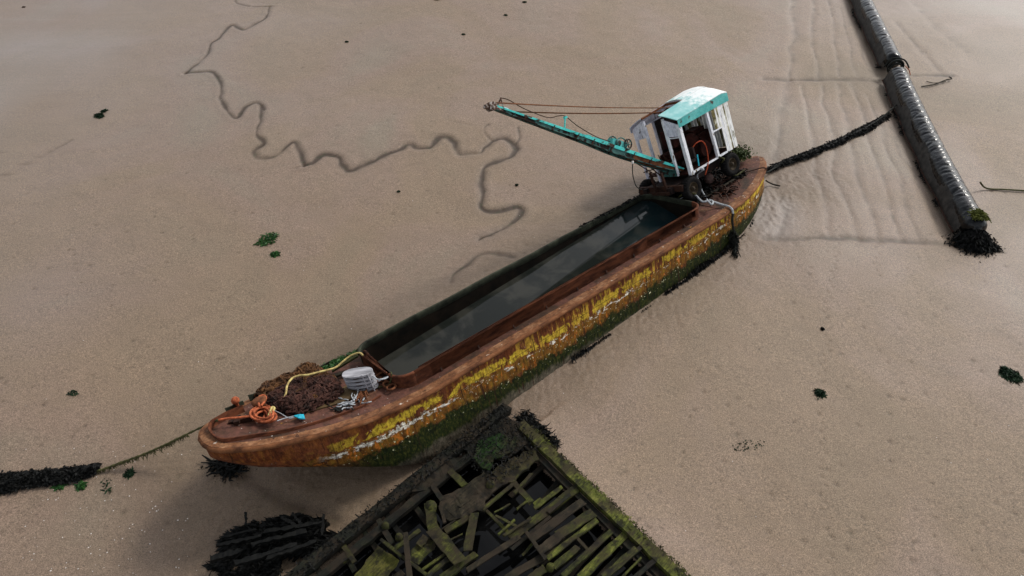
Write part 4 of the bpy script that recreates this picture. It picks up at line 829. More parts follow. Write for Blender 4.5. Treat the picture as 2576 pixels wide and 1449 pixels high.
# cables
for (ya, ha, ta), (xb, yb_, zb) in zip([(-.09, .16, .985), (-.05, .18, .985), (.02, .06, .93), (.09, .06, .93)], [(.85, .95, 2.12), (.85, 1.0, 2.12), (.9, 1.2, 1.98), (.9, 1.28, 1.98)]):
    b = MB(); a_ = BP(ta, ya, ha)+FT; e_ = S(xb, yb_, zb); P = [a_+(e_-a_)*t-np.array([0, 0, .05*math.sin(math.pi*t)]) for t in np.linspace(0, 1, 12)]; b.tube(P, .015, 5); cp('stay_cable', b, RUST)
b = MB(); P = smooth([BP(.967, 0, .36), BP(.93, 0, .38), BP(.86, 0, .29), BP(.75, 0, .27), BP(.7, 0, .42), BP(.665, 0, .48), BP(.6, 0, .33), BP(.5, 0, .2), BP(.43, 0, .2), BP(.39, 0, .22)], 5); b.tube(P, .014, 5); b.build('hoist_cable', RUSTD, boom)
# boom support legs and debris under the cab front
b = MB(); b.bar(S(-.75, .6, .35), S(-.7, .6, -.42), .07, .07); b.bar(S(-.75, 1.1, .4), S(-.7, 1.1, -.42), .07, .07); b.bar(S(-.8, .45, -.38), S(-.6, 2.0, -.42), .08, .1); cp('boom_strut', b, RUSTD)

# hoses and ropes at the stern
def deck_w(x, y, h): return bw((x, y, SH(min(max(x, -8), 12.5))+h))
cw = lambda *p: CT+CRM@S(*p)
rope('grey_hose', [cw(.42, -.05, .0), cw(.44, -.14, -.05), bdeck(K1(1010, 1130), .75), bdeck(K1(1030, 1230), .5), bdeck(K1(1065, 1320), .25), bdeck(K1(1110, 1395), .06)], .03, WROPE, 'grey hose hanging from the cab sill down to the stern deck', 'hose')
rope('hose', [cw(1.44, -.06, .02), cw(1.5, -.2, -.1), bdeck(K1(1270, 1020), .7), bdeck(K1(1310, 1090), .42), bdeck(K1(1380, 1130), .25), bdeck(K1(1450, 1140), .2), bdeck(K1(1500, 1110), .2), bdeck(K1(1540, 1085), .2)], .028, GROPE, 'mossy pale hose looping from the cab corner past the rear wheel', 'hose')
white = [bdeck(K7(*q), h) for q, h in (((1000, 600), .42), ((1060, 605), .4), ((1095, 640), .35), ((1130, 665), .3), ((1190, 655), .3), ((1250, 670), .2), ((1310, 690), .1), ((1370, 705), .06), ((1395, 720), .05))]
er = empty('stern_rope', 'thick white rope over the near stern rail with a black weedy tail down the hull', 'rope', loc=white[0])
rl = HS(K7(1400, 760), -1.70); tail = [bw(HS(K7(1412, 740), -1.72)), bw(HS(K7(1420, 780), -1.74))]
rope('rope_top', rel(white+tail, white[0]), .032, WROPE, None, parent=er)
t2 = [tail[1]]+[bw(HS(K7(*q), -1.76)) for q in [(1412, 850), (1425, 930), (1435, 1000), (1445, 1060)]]+[G(*K7(1440, 1180), .05)]
b = MB(); P = smooth(rel(t2, white[0]), 8); b.tube(P, .04, 7); pts = [p_ for p_ in P[20:] for _ in range(40)]; blades(b, np.array(pts)+RNG.normal(0, .05, (len(pts), 3)), .16, .03, down=(0, 0, -.8)); b.build('rope_tail', BROPE, er)
b = MB(); P = smooth([bdeck(K7(*q), .3) for q in [(1165, 640), (1185, 665), (1215, 690), (1225, 660), (1190, 645)]], 5); b.tube(rel(P, white[0]), .03, 7); b.build('knot', WROPE, er, True)
rope('thin_line', [bdeck(K7(*q), h) for q, h in (((895, 640), .35), ((960, 615), .38), ((1010, 600), .42))], .01, WROPE, 'thin pale line stretched from the white stern rope into the hold')
rope('green_hose', [bw(DK(K7(*q), h)) for q, h in (((880, 640), .2), ((920, 600), .45), ((990, 580), .5), ((1060, 590), .48))], .03, GROPE, 'dark green hose arching over the after end of the hold', 'hose')
rope('stern_warp', [bdeck(K1(1430, 1140), .1), bdeck(K1(1540, 1110), .08), bdeck(K1(1650, 1080), .07), bdeck(K1(1740, 1055), .08), bdeck(K1(1790, 1062), .03), bw(HS(K1(1800, 1080), -.2))], .022, RUSTD, 'thin brown warp crossing the stern deck to the sternpost')
b = MB(); P = smooth([G(*K1(1790, 1200), .35), G(*K1(1830, 1225), .12), G(*K1(1880, 1245), .06), G(*K1(1950, 1260), .05)], 6); b.tube(P, .03, 6); tag(b.build('driftwood_stick', WOODB), 'short brown stick lying on mud beside the stern', 'stick')
hl = empty('hanging_line', 'thin dark line with a pale toggle hanging from the boom to the barge', 'line', loc=cw(-1.35, .7, 1.0))
h0 = np.array(hl.location); P = [CT+CRM@CF(K1(*q), 1, .6) for q in [(278, 975), (280, 1010), (276, 1080), (290, 1180), (325, 1270), (380, 1300)]]; b = MB(); b.tube(smooth(rel(P[1:], h0), 6), .016, 6); b.build('cord', BROPE, hl); b = MB(); b.tube(rel([P[0], (P[0]+P[1])/2, P[1]], h0), [.03, .045, .03], 8); b.build('toggle', SHELL, hl)
# brush and odds on the stern deck
b = MB(); pts = [];
c0 = DK(K1(1490, 910), .5)
for _ in range(900): pts.append(bw((c0[0]+RNG.normal(0, .22), c0[1]+RNG.normal(0, .18)+.1, .35+abs(RNG.normal(0, .18)))))
blades(b, pts, .13, .05, spread=1., up=1.); tag(b.build('plant', simple('dark_leaf', (.01, .02, .004), (.05, .07, .015), 9)), 'bushy dark green weed growing behind the rear wheel on the stern', 'plant')
b = MB(); rg = np.random.default_rng(9)
for k in range(46):
    c = np.array([1180+rg.normal(0, 90), 1255+rg.normal(0, 45)]); a = rg.uniform(-.9, .3); P = []
    for j in range(5): c = c+np.array([math.cos(a)*34, math.sin(a)*34]); a += rg.normal(0, .5); P.append(bdeck(K1(*c), .05+rg.uniform(0, .14)))
    b.tube(smooth(P, 3), rg.uniform(.012, .03), 5)
tag(b.build('cable_tangle', RUSTD), 'tangled rusty cable heaped on the stern deck between the two wheels', 'cable')
b = MB(); b.bar(bdeck(K1(1120, 1380), .1), bdeck(K1(1430, 1190), .14), .07, .07, rough=.1, n=5); tag(b.build('pole', WOODB), 'brown pole lying along the stern deck below the wheels', 'pole')
pp = bdeck(K1(1140, 1170), .35); b = MB(); b.lathe(pp, BR[:, 2], [(0, -.2), (.12, -.16), (.17, 0), (.12, .14), (0, .18)], 12); tag(b.build('float', simple('dirty_pink', (.05, .03, .025), (.12, .07, .06), 9)), 'dirty pinkish round float between the wheels', 'float')

# ------------------------------------------------------------------ weed on ropes and mud
def weedmass(name, path, width, label, n, L=.16, mat=WEED, cat='seaweed', ropecore=True, z=.03, hz=.13, group=None):
    b_ = MB(); P = smooth([GG(*q, z) for q in path], 14); D = np.gradient(P, axis=0); N_ = np.stack([-D[:, 1], D[:, 0]], 1); N_ /= np.linalg.norm(N_, axis=1)[:, None]+1e-9; wd = np.interp(np.linspace(0, 1, len(P)), np.linspace(0, 1, len(width)), width)
    if ropecore: b_.tube(P+np.array([0, 0, hz*.5]), .05, 6)
    ii = RNG.integers(0, len(P), n); off = RNG.uniform(-1, 1, n)*wd[ii]*(.75+.6*np.array([float(vnoise(np.array(P[i, 0]), np.array(P[i, 1]), 2.4, 61)) for i in ii]))
    pts_ = P[ii].copy(); pts_[:, :2] += N_[ii]*off[:, None]+RNG.normal(0, .03, (n, 2)); pts_[:, 2] += hz*(1-np.abs(off)/(wd[ii]+.01)).clip(0, 1)*RNG.uniform(.3, 1, n)
    blades(b_, pts_, L, .05, spread=1., up=.0); return tag(b_.build(name, mat), label, cat, group)
weedmass('seaweed', [(-60, 1232), (0, 1222), (90, 1208), (170, 1200), (245, 1184)], [.30, .32, .28, .26, .20, .05], 'long black seaweed mass smothering the mooring rope at the left edge', 15000, L=.075)
weedmass('seaweed', [(1930, 432), (1985, 410), (2040, 390), (2110, 360), (2180, 325), (2235, 290)], [.06, .16, .22, .16, .20, .06], 'black seaweed strip along the rope between stern and floating boom', 12000, z=.04, L=.06)
rope('stern_mooring_line', [bw(HS((1922, 420), -.2)), G(1928, 434, .2), GG(1985, 408, .08), GG(2110, 358, .08), GG(2200, 312, .1), GG(2240, 283, .25), GG(2250, 275, .3)], .03, BROPE, 'dark line from the sternpost to the black floating boom')
rope('shore_line', [GG(2455, 476, .3), GG(2480, 478, .06), GG(2530, 480, .05), GG(2600, 484, .05), GG(2700, 490, .05)], .03, GROPE, 'thin dark green line leading off to the right from the boom')
def clump(u, v, r, n, label, mat=WEED, L=.1, group=None, hz=.05, el=1., ang=0.):
    c = GG(u, v, .01); b_ = MB(); n0 = n; n = max(n, 140) if el < 1.5 else n; r = r*(.75 if n0 < 90 else 1); L = L*(.7 if n0 < 90 else 1); a = RNG.uniform(0, 6.3, n); q = r*np.sqrt(RNG.uniform(0, 1, n)); x = q*np.cos(a)*el; y = q*np.sin(a); pts_ = np.stack([c[0]+x*math.cos(ang)-y*math.sin(ang), c[1]+x*math.sin(ang)+y*math.cos(ang), c[2]+hz*(1-q/r)*RNG.uniform(.2, 1, n)], 1)
    blades(b_, pts_, L, .04, spread=1., up=.02); return tag(b_.build('seaweed', mat), label, 'seaweed', group)
SG = 'scraps of seaweed scattered on the mud'
WEEDM = simple('dark_green_seaweed', (.003, .009, .005), (.012, .035, .012), 9, .7, spec=.15)
clump(250, 292, .20, 260, 'dark black green seaweed scrap alone on the left of the mud', WEEDM, .13, SG, .12, .6, .9)
clump(262, 280, .10, 60, 'small tuft at the upper tip of the left black scrap', WEEDM, .16, SG)
clump(675, 600, .20, 150, 'thin forked green seaweed on mud left of the hold', WEEDG, .16, SG, .03, 1.6, .8)
clump(668, 612, .16, 120, 'flat green seaweed arm pointing left above the round green patch', WEEDG, .1, SG, .02, 2.0, .2)
clump(692, 641, .14, 260, 'compact round green seaweed patch below the forked one', WEEDG, .07, SG)
clump(2063, 989, .15, 280, 'green seaweed patch on the line of footprints', WEEDM, .08, SG)
clump(2541, 944, .24, 420, 'largest green seaweed patch near the right edge', WEEDM, .1, SG, .05, 1.2, -.4)
clump(2528, 928, .09, 60, 'narrow tuft at the upper left of the largest patch', WEEDM, .14, SG)
clump(186, 990, .13, 60, 'faint grey green wisp above the left mooring rope', WEEDM, .07, SG, .02, 1.6)
clump(326, 1193, .10, 90, 'small green scrap below the left mooring rope', WEEDM, .09, SG)
clump(1885, 1120, .20, 60, 'thin olive streak of weed right of the timber hulk', WEEDM, .05, SG, .01, 3., .2)
clump(270, 1225, .15, 30, 'wispy tail of weed below the black mass', WEEDM, .12, SG, .01, 2.4, -1.)
clump(1100, 0, .2, 150, 'brown weed clump at the top edge of the mud', simple('brown_weed', (.03, .025, .008), (.08, .06, .02), 9), .1, SG)
clump(1320, 8, .13, 70, 'tiny black scrap near the top edge', WEEDM, .08, SG); clump(1272, 40, .10, 40, 'tiny green scrap just below the top edge', WEEDM, .07, SG)
clump(1165, 88, .09, 30, 'tiny dark scrap right of the faint top track', WEEDM, .07, SG); clump(872, 104, .08, 26, 'tiny dark scrap high on the mud', WEEDM, .07, SG)
clump(2070, 825, .05, 30, 'tiny black scrap left of the footprints', WEED, .05, SG); clump(60, 18, .1, 20, 'tiny reddish scrap in the top left corner', RUSTD, .06, SG)
clump(1300, 466, .05, 26, 'tiny dark scrap right of the runnel bend', WEEDM, .05, SG); clump(1003, 484, .05, 20, 'tiny green scrap below the middle of the runnel', WEEDM, .05, SG)
clump(152, 1222, .13, 150, 'bright green tuft under the black seaweed at left', WEEDG, .1, SG, .04)
clump(205, 1225, .10, 90, 'green tuft at the lower right of the black seaweed', WEEDG, .1, SG, .04)
# snag below the bow
b = MB(); c = GG(572, 1172, .0)
for k in range(34):
    a = RNG.uniform(0, 6.3); L = RNG.uniform(.15, .5); s0 = c+np.array([RNG.normal(0, .14), RNG.normal(0, .10), .02]); e0 = s0+np.array([math.cos(a)*L, math.sin(a)*L*.7, RNG.uniform(0, .25)]); b.tube([s0, (s0+e0)/2+RNG.normal(0, .03, 3), e0], [.04, .03, .012], 5)
pts = c+np.stack([RNG.normal(0, .22, 900), RNG.normal(0, .16, 900), RNG.uniform(0, .05, 900)], 1); blades(b, pts, .08, .04, spread=1.); tag(b.build('driftwood_snag', WEED), 'black weedy snag of branches on the mud under the bow', 'driftwood')
# big heap of black weed and broken timber left of the hulk
hp = empty('weed_heap', 'large black heap of seaweed and broken timber left of the sunken hulk', 'seaweed', loc=GG(690, 1370))
h0 = np.array(hp.location); b = MB(); OUT = [K4(*q) for q in [(200, 1080), (380, 1010), (560, 900), (720, 890), (860, 900), (1000, 930), (1130, 940), (1200, 1010), (1240, 1060), (1000, 1230), (720, 1449), (500, 1600), (250, 1449), (150, 1400), (60, 1310), (110, 1270), (250, 1210), (180, 1110)]]
OW = [G(u, v, .15)[:2]+RNG.normal(0, .05, 2) for u, v in OUT]; A_ = np.array(OW); lo_, hi_ = A_.min(0), A_.max(0); pts = []
def hh_(x, y): return .12+.75*max(0, float(vnoise(np.array(x), np.array(y), 1.3, 71))+.15)+.12*float(vnoise(np.array(x), np.array(y), 3., 72))
def pres(x, y):
    u_ = (x-lo_[0])/(hi_[0]-lo_[0]); return float(vnoise(np.array(x), np.array(y), 1.6, 73))+.5*float(vnoise(np.array(x), np.array(y), 4., 74)) > -.42+.62*u_
while len(pts) < 15000:
    x, y = RNG.uniform(lo_[0], hi_[0]), RNG.uniform(lo_[1], hi_[1])
    if inpoly(x, y, OW) and pres(x, y): pts.append((x, y, GZ((x, y))+hh_(x, y)*RNG.uniform(.2, 1.)))
blades(b, np.array(pts)-h0, .16, .05, down=(-1.1, -.25, -.1), spread=.7, up=.12); w_o = b.build('weed', WEED, hp)
N = 40; gx, gy = np.linspace(lo_[0], hi_[0], N), np.linspace(lo_[1], hi_[1], N); b = MB(); V = [(gx[i], gy[j], GZ((gx[i], gy[j]))-.3+(.3+.6*hh_(gx[i], gy[j]) if inpoly(gx[i], gy[j], OW) and pres(gx[i], gy[j]) else 0)) for i in range(N) for j in range(N)]
b.add(np.array(V)-h0, [(i*N+j, (i+1)*N+j, (i+1)*N+j+1, i*N+j+1) for i in range(N-1) for j in range(N-1)]); b.build('mound', WOODD, hp, True)
for q0, q1, wd in (((60, 1310), (330, 1230), .20), ((130, 1180), (520, 1100), .12), ((380, 1010), (378, 890), .08), ((420, 1180), (900, 1060), .16), ((300, 1340), (820, 1180), .18), ((560, 1060), (1050, 980), .14), ((1060, 910), (1050, 1090), .10), ((700, 940), (830, 1020), .12), ((560, 1300), (980, 1150), .14), ((180, 1110), (460, 1040), .09), ((780, 900), (870, 1000), .1)):
    p1, p2 = G(*K4(*q0), .34), G(*K4(*q1), .36); b = MB(); b.bar(p1-h0, p2-h0, wd*.6, wd*.5, rough=.5, n=12); b.build('timber', WEED, hp)

# ------------------------------------------------------------------ sunken timber hulk
hk = empty('timber_hulk', 'rotting flooded wooden hulk with mossy beams and broken planks at the bottom', 'shipwreck', loc=WRK['O']*np.array([1, 1, 0])); h0 = np.array(hk.location)
ZD = .30
def WP(s1, s2, z): return WRK['O']*np.array([1, 1, 0])+WA*s1*np.array([1, 1, 0])+WBv*s2*np.array([1, 1, 0])+np.array([0, 0, z])-h0
def wood_bar(name, p1, p2, wd, th, mat, rough=.16, n=7):
    b_ = MB(); b_.bar(p1, p2, wd, th, rough=rough, n=n); return b_.build(name, mat, hk)
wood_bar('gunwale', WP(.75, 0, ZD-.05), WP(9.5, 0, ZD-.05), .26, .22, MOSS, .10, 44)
wood_bar('inner_shelf', WP(.3, .24, ZD-.14), WP(9.5, .24, ZD-.14), .16, .14, WOODD, .15, 30)  # ledge whose black colour carries the shadow beside the gunwale
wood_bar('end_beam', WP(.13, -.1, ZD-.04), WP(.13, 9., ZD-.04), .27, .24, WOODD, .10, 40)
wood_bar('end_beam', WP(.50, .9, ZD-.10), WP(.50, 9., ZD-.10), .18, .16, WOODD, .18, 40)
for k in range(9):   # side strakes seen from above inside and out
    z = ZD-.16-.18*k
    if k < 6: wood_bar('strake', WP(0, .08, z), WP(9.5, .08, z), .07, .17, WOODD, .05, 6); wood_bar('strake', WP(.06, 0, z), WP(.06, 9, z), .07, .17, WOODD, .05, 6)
def HP(kf, q, z=ZD): return G(*kf(*q), z)-h0
def fplank(kf, q0, q1, px, mat=WOODG, z=ZD, th=.06, name='plank', z2=None, rough=.15):
    wd = px*(.3055 if kf is K5 else .287)/88.; wd *= .86
    return wood_bar(name, HP(kf, q0, z), HP(kf, q1, z if z2 is None else z2), wd, th, mat, rough, 6)
def fpoly(name, kf, qs, mat, z=ZD, th=.08):
    P = [HP(kf, q, z) for q in qs]; n_ = len(P); bm_ = bmesh.new()
    # subdivide the outline so that edges are ragged
    R_ = []
    for i in range(n_):
        a_, c_ = P[i], P[(i+1) % n_]; m_ = max(2, int(np.linalg.norm(c_-a_)/.12))
        for j in range(m_): R_.append(a_+(c_-a_)*j/m_+np.array([*RNG.normal(0, .02, 2), RNG.normal(0, .012)]))
    vs_ = [bm_.verts.new(p_) for p_ in R_]; ed_ = [bm_.edges.new((vs_[i], vs_[(i+1) % len(vs_)])) for i in range(len(vs_))]
    bmesh.ops.triangle_fill(bm_, edges=ed_, use_beauty=True)
    bmesh.ops.subdivide_edges(bm_, edges=[e for e in bm_.edges if not e.is_boundary and e.calc_length() > .15], cuts=2)
    for v_ in bm_.verts: v_.co.z += .05*float(vnoise(np.array(v_.co.x), np.array(v_.co.y), 3.2, 81))+.02*float(vnoise(np.array(v_.co.x), np.array(v_.co.y), 9, 82))
    r_ = bmesh.ops.extrude_face_region(bm_, geom=bm_.faces[:]); 
    for e_ in r_['geom']:
        if isinstance(e_, bmesh.types.BMVert): e_.co.z -= th
    bmesh.ops.recalc_face_normals(bm_, faces=bm_.faces); me_ = bpy.data.meshes.new(name); bm_.to_mesh(me_); bm_.free(); me_.materials.append(mat); o_ = bpy.data.objects.new(name, me_); COL.objects.link(o_); o_.parent = hk; return o_
GREENM = wood('deep_green_moss', (.004, .010, .002), (.010, .032, .004), (.025, .05, .008))
fpoly('deck_planking', K5, [(560, 150), (790, 180), (870, 330), (640, 500), (560, 480), (500, 560), (440, 560), (380, 480), (300, 400), (380, 300)], WOODD, ZD-.02)
fpoly('moss_carpet', K5, [(430, 330), (600, 280), (760, 330), (700, 440), (560, 480), (520, 570), (450, 540), (390, 470)], GREENM, ZD+.05, .05)
fpoly('deck_planking', K5, [(545, 600), (620, 520), (900, 380), (930, 480), (860, 520), (740, 640), (700, 680), (590, 680)], WOODG, ZD)
fpoly('deck_planking', K5, [(120, 800), (290, 720), (480, 590), (590, 640), (690, 650), (480, 830), (470, 900), (300, 960), (180, 1010), (110, 900)], WOODB, ZD)
fpoly('deck_planking', K5, [(-40, 560), (220, 470), (320, 480), (240, 560), (200, 620), (60, 660), (0, 730), (-120, 760)], WOODD, ZD)
fplank(K5, (195, 590), (310, 700), 55, WOODG, name='beam'); fplank(K5, (45, 700), (130, 830), 40, WOODD, name='beam')
for q0, q1, px, mt in (((715, 690), (470, 900), 28, WOODG), ((1235, 730), (690, 1150), 62, WOODG), ((760, 1130), (340, 1400), 42, WOODB), ((1115, 715), (885, 895), 34, MOSS), ((1290, 835), (860, 1150), 66, WOODB), ((1365, 930), (1090, 1110), 74, WOODG), ((1120, 1100), (940, 1240), 66, WOODB),
    ((1410, 985), (990, 1310), 40, MOSS), ((1520, 1085), (1120, 1449), 38, WOODG), ((1640, 1105), (1270, 1460), 62, MOSS), ((1715, 1235), (1450, 1470), 52, WOODG), ((1240, 1215), (1050, 1380), 48, WOODG), ((1070, 1230), (660, 1470), 56, WOODB), ((1770, 1300), (1610, 1460), 14, MOSS), ((970, 1390), (820, 1500), 60, WOODG),
    ((415, 1265), (130, 1470), 52, WOODG), ((350, 965), (160, 1080), 40, WOODG), ((945, 815), (880, 860), 26, MOSS), ((725, 990), (590, 1110), 16, MOSS), ((830, 830), (740, 900), 14, MOSS), ((1800, 1180), (1560, 1400), 30, WOODD), ((1900, 1300), (1700, 1480), 34, WOODD), ((1180, 780), (1000, 930), 30, WOODD), ((1020, 960), (700, 1230), 26, WOODD)):
    fplank(K5, q0, q1, px, mt, z=ZD+RNG.uniform(-.07, .05), th=RNG.uniform(.04, .09))
for q0, q1, px, mt, z in (((700, 660), (860, 840), 46, WOODG, -.05), ((480, 900), (700, 1120), 24, WOODG, -.08), ((820, 1090), (980, 1310), 28, WOODB, .06), ((60, 1075), (270, 1330), 100, WOODG, .08), ((112, 870), (150, 1010), 26, WOODB, .14), ((20, 850), (60, 1100), 80, WOODG, .02), ((395, 930), (335, 1250), 66, WOODG, .05), ((1240, 1140), (1330, 1240), 24, WOODG, .02)):
    fplank(K5, q0, q1, px, mt, z=ZD+z, name='beam' if px > 60 else 'plank')
for q0, q1, px, mt, z in (((1560, 1130), (1960, 1440), 24, WOODG, .25), ((1778, 1072), (1815, 1470), 40, WOODB, .35), ((1905, 1050), (1680, 1215), 34, WOODG, 0), ((1280, 1285), (1030, 1460), 38, WOODG, -.08), ((1235, 1185), (1335, 1335), 40, WOODG, -.04), ((1535, 955), (1665, 1170), 46, WOODD, -.05), ((2120, 1260), (1910, 1410), 20, MOSS, 0), ((2150, 1300), (1960, 1460), 38, WOODG, 0), ((1960, 1100), (1900, 1180), 60, WOODG, .04), ((1750, 1420), (1640, 1500), 50, WOODB, -.1), ((1960, 1160), (1850, 1260), 70, WOODG, -.04)):
    fplank(K4, q0, q1, px, mt, z=ZD+z)
fpoly('plywood_sheet', K4, [(1530, 1188), (1725, 1320), (1580, 1520), (1310, 1480)], wood('olive_plywood', (.03, .03, .005), (.07, .07, .010), (.10, .09, .02)), ZD+.08, .03)
fpoly('plywood_sheet', K4, [(1850, 1190), (1990, 1120), (2060, 1180), (1900, 1340), (1820, 1330)], WOODG, ZD+.0, .03)
for kf, q, r_ in ((K5, (85, 1100), .1), (K5, (1020, 1370), .13), (K5, (525, 690), .16), (K4, (1600, 1000), .12), (K5, (360, 290), .14), (K5, (435, 230), .12), (K4, (2000, 830), .2), (K4, (1720, 1100), .12)):
    c_ = HP(kf, q, ZD+.04); b = MB(); b.lathe(c_, (.1, .05, 1), [(r_*.75, -.1), (r_*.7, .0), (r_*.4, .05), (0, .06)], 9); b.build('mossy_lump', WOODG, hk, True)
for k in range(46):
    s1, s2 = RNG.uniform(1.2, 6.5), RNG.uniform(.7, 6.5); L_ = RNG.uniform(.3, 1.1); a_ = RNG.normal(0, .16) if k % 4 else RNG.uniform(-1.5, 1.5)
    p1 = WP(s1, s2, ZD+RNG.uniform(-.12, .10)); p2 = WP(s1+math.sin(a_)*L_, s2+math.cos(a_)*L_, ZD+RNG.uniform(-.14, .10)); wood_bar('splinter', p1, p2, RNG.uniform(.025, .08), .04, [WOODG, WOODB, WOODD, WOODG][k % 4], .35, 6)
# more frames disappearing into the dark
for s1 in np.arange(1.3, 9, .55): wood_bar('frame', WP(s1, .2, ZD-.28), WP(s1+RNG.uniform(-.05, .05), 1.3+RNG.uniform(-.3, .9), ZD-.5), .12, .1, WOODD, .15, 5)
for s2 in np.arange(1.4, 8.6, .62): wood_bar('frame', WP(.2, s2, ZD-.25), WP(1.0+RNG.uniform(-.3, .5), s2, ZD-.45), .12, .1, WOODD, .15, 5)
b = MB(); pts = []
for _ in range(1900):
    s1, s2 = (RNG.uniform(-.04, .30), RNG.uniform(0, 8)) if RNG.uniform() < .5 else (RNG.uniform(0, 1.6), RNG.uniform(0, 1.7)); p_ = WP(s1, s2, ZD+.08+RNG.uniform(-.02, .05)); pts.append(p_)
blades(b, pts, .07, .03, spread=1., up=.3); wf = b.build('weed_cover', WEED, hk); wf['kind'] = 'stuff'
b = MB(); pts = [WP(RNG.uniform(1., 9), RNG.uniform(-.2, .02), ZD+.03+RNG.uniform(-.06, .03)) for _ in range(4200)]; blades(b, pts, .06, .025, spread=1., up=.4); wf = b.build('moss_fringe', MOSS, hk); wf['kind'] = 'stuff'
b = MB(); pts = [WP(RNG.uniform(.5, 1.75), RNG.uniform(-.42, -.08), RNG.uniform(.1, .28)) for _ in range(1300)]; blades(b, pts, .16, .035, spread=1.); o_ = b.build('weed_beard', WEED, hk); o_['kind'] = 'stuff'
wv = [WP(.12, .12, -.22)+h0, WP(9.4, .12, -.22)+h0, WP(9.4, 8.9, -.22)+h0, WP(.12, 8.9, -.22)+h0]; b = MB(); b.add(wv, [(0, 1, 2, 3)]); o_ = b.build('water', WATERD); o_['kind'] = 'structure'; o_['label'] = 'black water flooding the timber hulk'

# ------------------------------------------------------------------ floating boom: two long inflated tubes in black film
def film_tube(path, R_, label, n_wr, seed, endweed=False):
    rg_ = np.random.default_rng(seed); ctr = [G(*q, .38) for q in path]; P = smooth(ctr, 60); L = np.concatenate([[0], np.cumsum(np.linalg.norm(np.diff(P, axis=0), axis=1))]); m_ = int(L[-1]/.045); s_ = np.linspace(0, L[-1], m_); P = np.stack([np.interp(s_, L, P[:, k]) for k in range(3)], 1)
    T = np.gradient(P, axis=0); T /= np.linalg.norm(T, axis=1)[:, None]; u = np.stack([-T[:, 1], T[:, 0], 0*T[:, 0]], 1); u /= np.linalg.norm(u, axis=1)[:, None]
    if u[0, 0] < 0: u = -u
    NA = 36; a = np.arange(NA)*2*math.pi/NA; root = empty('floating_boom', label, 'boom', loc=P[len(P)//2]*np.array([1, 1, 0]), group='floating boom sections end to end'); o0 = np.array(root.location)
    endp = np.minimum(s_, L[-1]-s_); Rr = R_*np.sqrt(np.clip(1-(1-np.clip(endp/.30, 0, 1))**2, .03, 1))
    wr = np.zeros((m_, NA)); 
    for k in range(n_wr):
        c = (k+.5+rg_.uniform(-.6, .6))*L[-1]/n_wr; slant = rg_.uniform(-.3, .3); amp = rg_.uniform(.4, 1.); wv_ = rg_.uniform(.022, .05)
        cc = c+slant*np.cos(a)+.05*np.sin(2*a+rg_.uniform(0, 6)); wr += amp*np.exp(-((s_[:, None]-cc[None, :])/wv_)**2)*(.15+.85*np.clip(np.cos(a-rg_.uniform(.3, 2.2)), 0, 1))[None, :]
    seg = .012*np.abs(np.sin(s_*math.pi/(L[-1]/n_wr)))[:, None]
    rr = Rr[:, None]*(1+seg/R_*.5-.085*wr)
    V = P[:, None, :]+rr[..., None]*(np.cos(a)[None, :, None]*u[:, None, :]+np.sin(a)[None, :, None]*np.array([0, 0, 1.]))
    f3 = [(i*NA+k, i*NA+(k+1) % NA, (i+1)*NA+(k+1) % NA, (i+1)*NA+k) for i in range(m_-1) for k in range(NA)]+[tuple(range(NA)), tuple((m_-1)*NA+k for k in range(NA-1, -1, -1))]
    b_ = MB(); b_.add(V.reshape(-1, 3)-o0, f3); b_.build('film_tube', FILM, root, True)
    # skirt hanging to the mud on the near-left side
    rows = []
    for off, z in ((-R_*.80, .38+R_*.55), (-R_*1.0, .38+R_*.18), (-R_*1.12, .20), (-R_*1.28, .02), (-R_*1.1, -.02)):
        rows.append(P[:-4:4]+u[:-4:4]*(off+.02*np.sin(s_[:-4:4]*3+z*5))[:, None] if False else P[4:-4:4]*np.array([1, 1, 0])+u[4:-4:4]*(off+.025*np.sin(s_[4:-4:4]*2.3+z*5))[:, None]+np.array([0, 0, z]))
    V = np.stack(rows, 1); nn = len(rows); b_ = MB(); b_.add(V.reshape(-1, 3)-o0, [(i*nn+k, (i+1)*nn+k, (i+1)*nn+k+1, i*nn+k+1) for i in range(V.shape[0]-1) for k in range(nn-1)]); b_.build('skirt', SKIRT, root, True)
    b_ = MB(); b_.tube(V[:, 3]-o0+np.array([0, 0, .03]), .03, 6); b_.build('ballast_line', RUSTD, root)
    pts_ = np.array([V[rg_.integers(0, len(V)), 3] for _ in range(1500)])+rg_.normal(0, .03, (1500, 3)); keep_ = np.array([float(vnoise(np.array(p_[0]), np.array(p_[1]), 1.3, 91)) > .0 for p_ in pts_]); b_ = MB(); blades(b_, pts_[keep_]-o0, .12, .03, spread=1.); q_ = b_.build('weed', WEED, root); q_['kind'] = 'stuff'
    return root, P, T, u, o0
root, P, T, u, o0 = film_tube(TUBE_A, .36, 'wrinkled black inflated boom, upper section running off the top edge', 44, 1)
root2, P2, T2, u2, o2 = film_tube(TUBE_B, .39, 'wrinkled black inflated boom, lower section with a weedy end', 54, 2)
b = MB(); c = (P[-1]+P2[0])/2
for k, (R_, dz) in enumerate(((.30, 0), (.33, .04), (.26, -.02))): b.ring(c+T[-1]*(.06*k-.06)+np.array([0, 0, dz]), T[-1]+np.array([.1*k, 0, 0]), R_, .04, 20, 6)
b.tube(smooth([c+np.array([-.45, .1, 0]), c+np.array([-.2, .2, .35]), c+np.array([.25, .0, .38]), c+np.array([.5, -.2, .1])], 6), .035, 6)
tag(b.build('rope_coupling', BROPE, None, True), 'dark rope lashing joining the two boom sections', 'rope')
rope('orange_cord', [P2[3]+u2[3]*.2+np.array([0, 0, .40]), P2[6]+u2[6]*.38+np.array([0, 0, .28]), P2[9]+u2[9]*.46+np.array([0, 0, .12])], .02, ORANGE, 'short orange cord across the head of the lower boom section', 'cord')
b = MB(); e = P2[-1]*np.array([1, 1, 0]); 
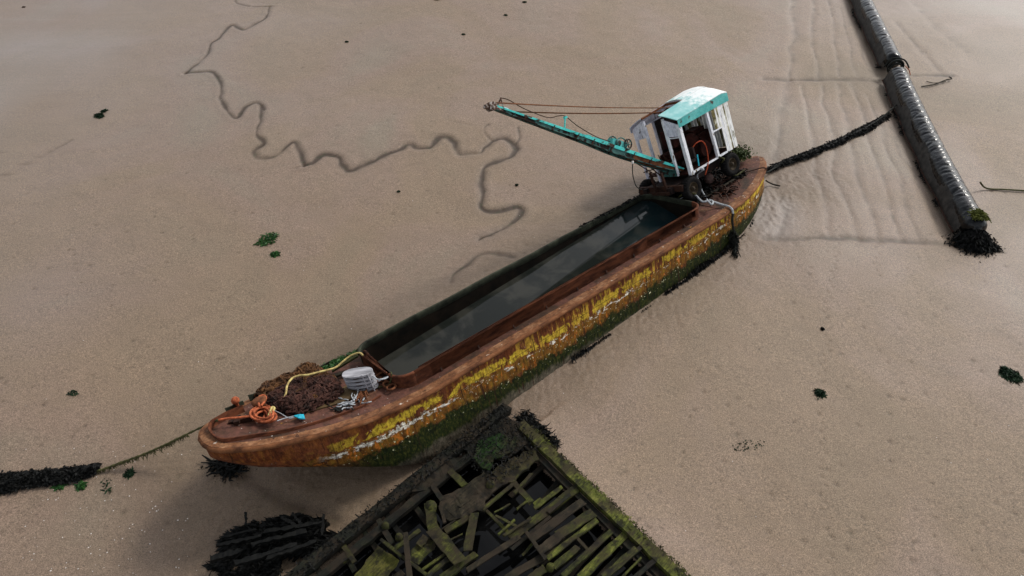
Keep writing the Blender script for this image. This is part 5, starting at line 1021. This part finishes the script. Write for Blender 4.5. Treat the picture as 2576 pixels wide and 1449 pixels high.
pts = e+np.stack([RNG.normal(-.02, .26, 4200), RNG.normal(-.18, .22, 4200), RNG.uniform(0, .5, 4200)], 1); pts[:, 2] *= np.exp(-((pts[:, 0]-e[0])**2+(pts[:, 1]-e[1])**2)/.35); blades(b, pts, .16, .04, down=(0, -.2, -.6), spread=.9)
pts = e+np.stack([RNG.normal(.5, .12, 300), RNG.normal(-.42, .07, 300), RNG.uniform(0, .08, 300)], 1); blades(b, pts, .14, .03); tag(b.build('seaweed', WEED), 'black seaweed beard hanging on the end of the lower boom', 'seaweed')
b = MB(); pts = [P2[-5-int(RNG.integers(0, 9))]+np.array([RNG.normal(.03, .12), RNG.normal(0, .06), 0]) for _ in range(1100)]
pts = [np.array([p_[0], p_[1], .42+math.sqrt(max(0, .43**2-min(abs((p_-P2[-8])@u2[-8]), .42)**2))+.0]) for p_ in pts]; blades(b, pts, .08, .035, spread=1.); tag(b.build('seaweed', simple('olive_weed', (.04, .05, .01), (.12, .13, .02), 9)), 'olive green weed lying on top of the boom end', 'seaweed')
b = MB(); b.tube(smooth([GG(2318, 218, .04), GG(2350, 214, .06), GG(2375, 205, .08), GG(2392, 202, .10), GG(2385, 198, .1)], 5), .025, 6); b.tube(smooth([GG(2330, 205, .04), GG(2350, 210, .05), GG(2378, 207, .06)], 4), .018, 5); tag(b.build('twig', WOODB), 'forked brown twig on mud right of the boom joint', 'twig')
# ------------------------------------------------------------------ shells and pebbles
b = MB()
for k in range(260):
    u_, v_ = (RNG.uniform(0, 2576), RNG.uniform(0, 1449)) if k % 2 else (RNG.uniform(50, 560), RNG.uniform(1120, 1449)); bx_, by_ = bcoord(*G(u_, v_)[:2])
    if abs(by_) < 1.9 and -9 < bx_ < 13: continue
    c_ = GG(u_, v_, .004); r_ = RNG.uniform(.006, .018); a = RNG.uniform(0, 6.3); b.add([c_+np.array([math.cos(a+t)*r_*(1.4 if i % 2 else .8), math.sin(a+t)*r_, 0]) for i, t in enumerate((0, 1.57, 3.14, 4.71))]+[c_+np.array([0, 0, r_*.7])], [(0, 1, 4), (1, 2, 4), (2, 3, 4), (3, 0, 4)])
o_ = tag(b.build('shells', SHELL), 'tiny pale shells and grit strewn over the mud', None, kind='stuff')
print('objects', len(SC.objects))
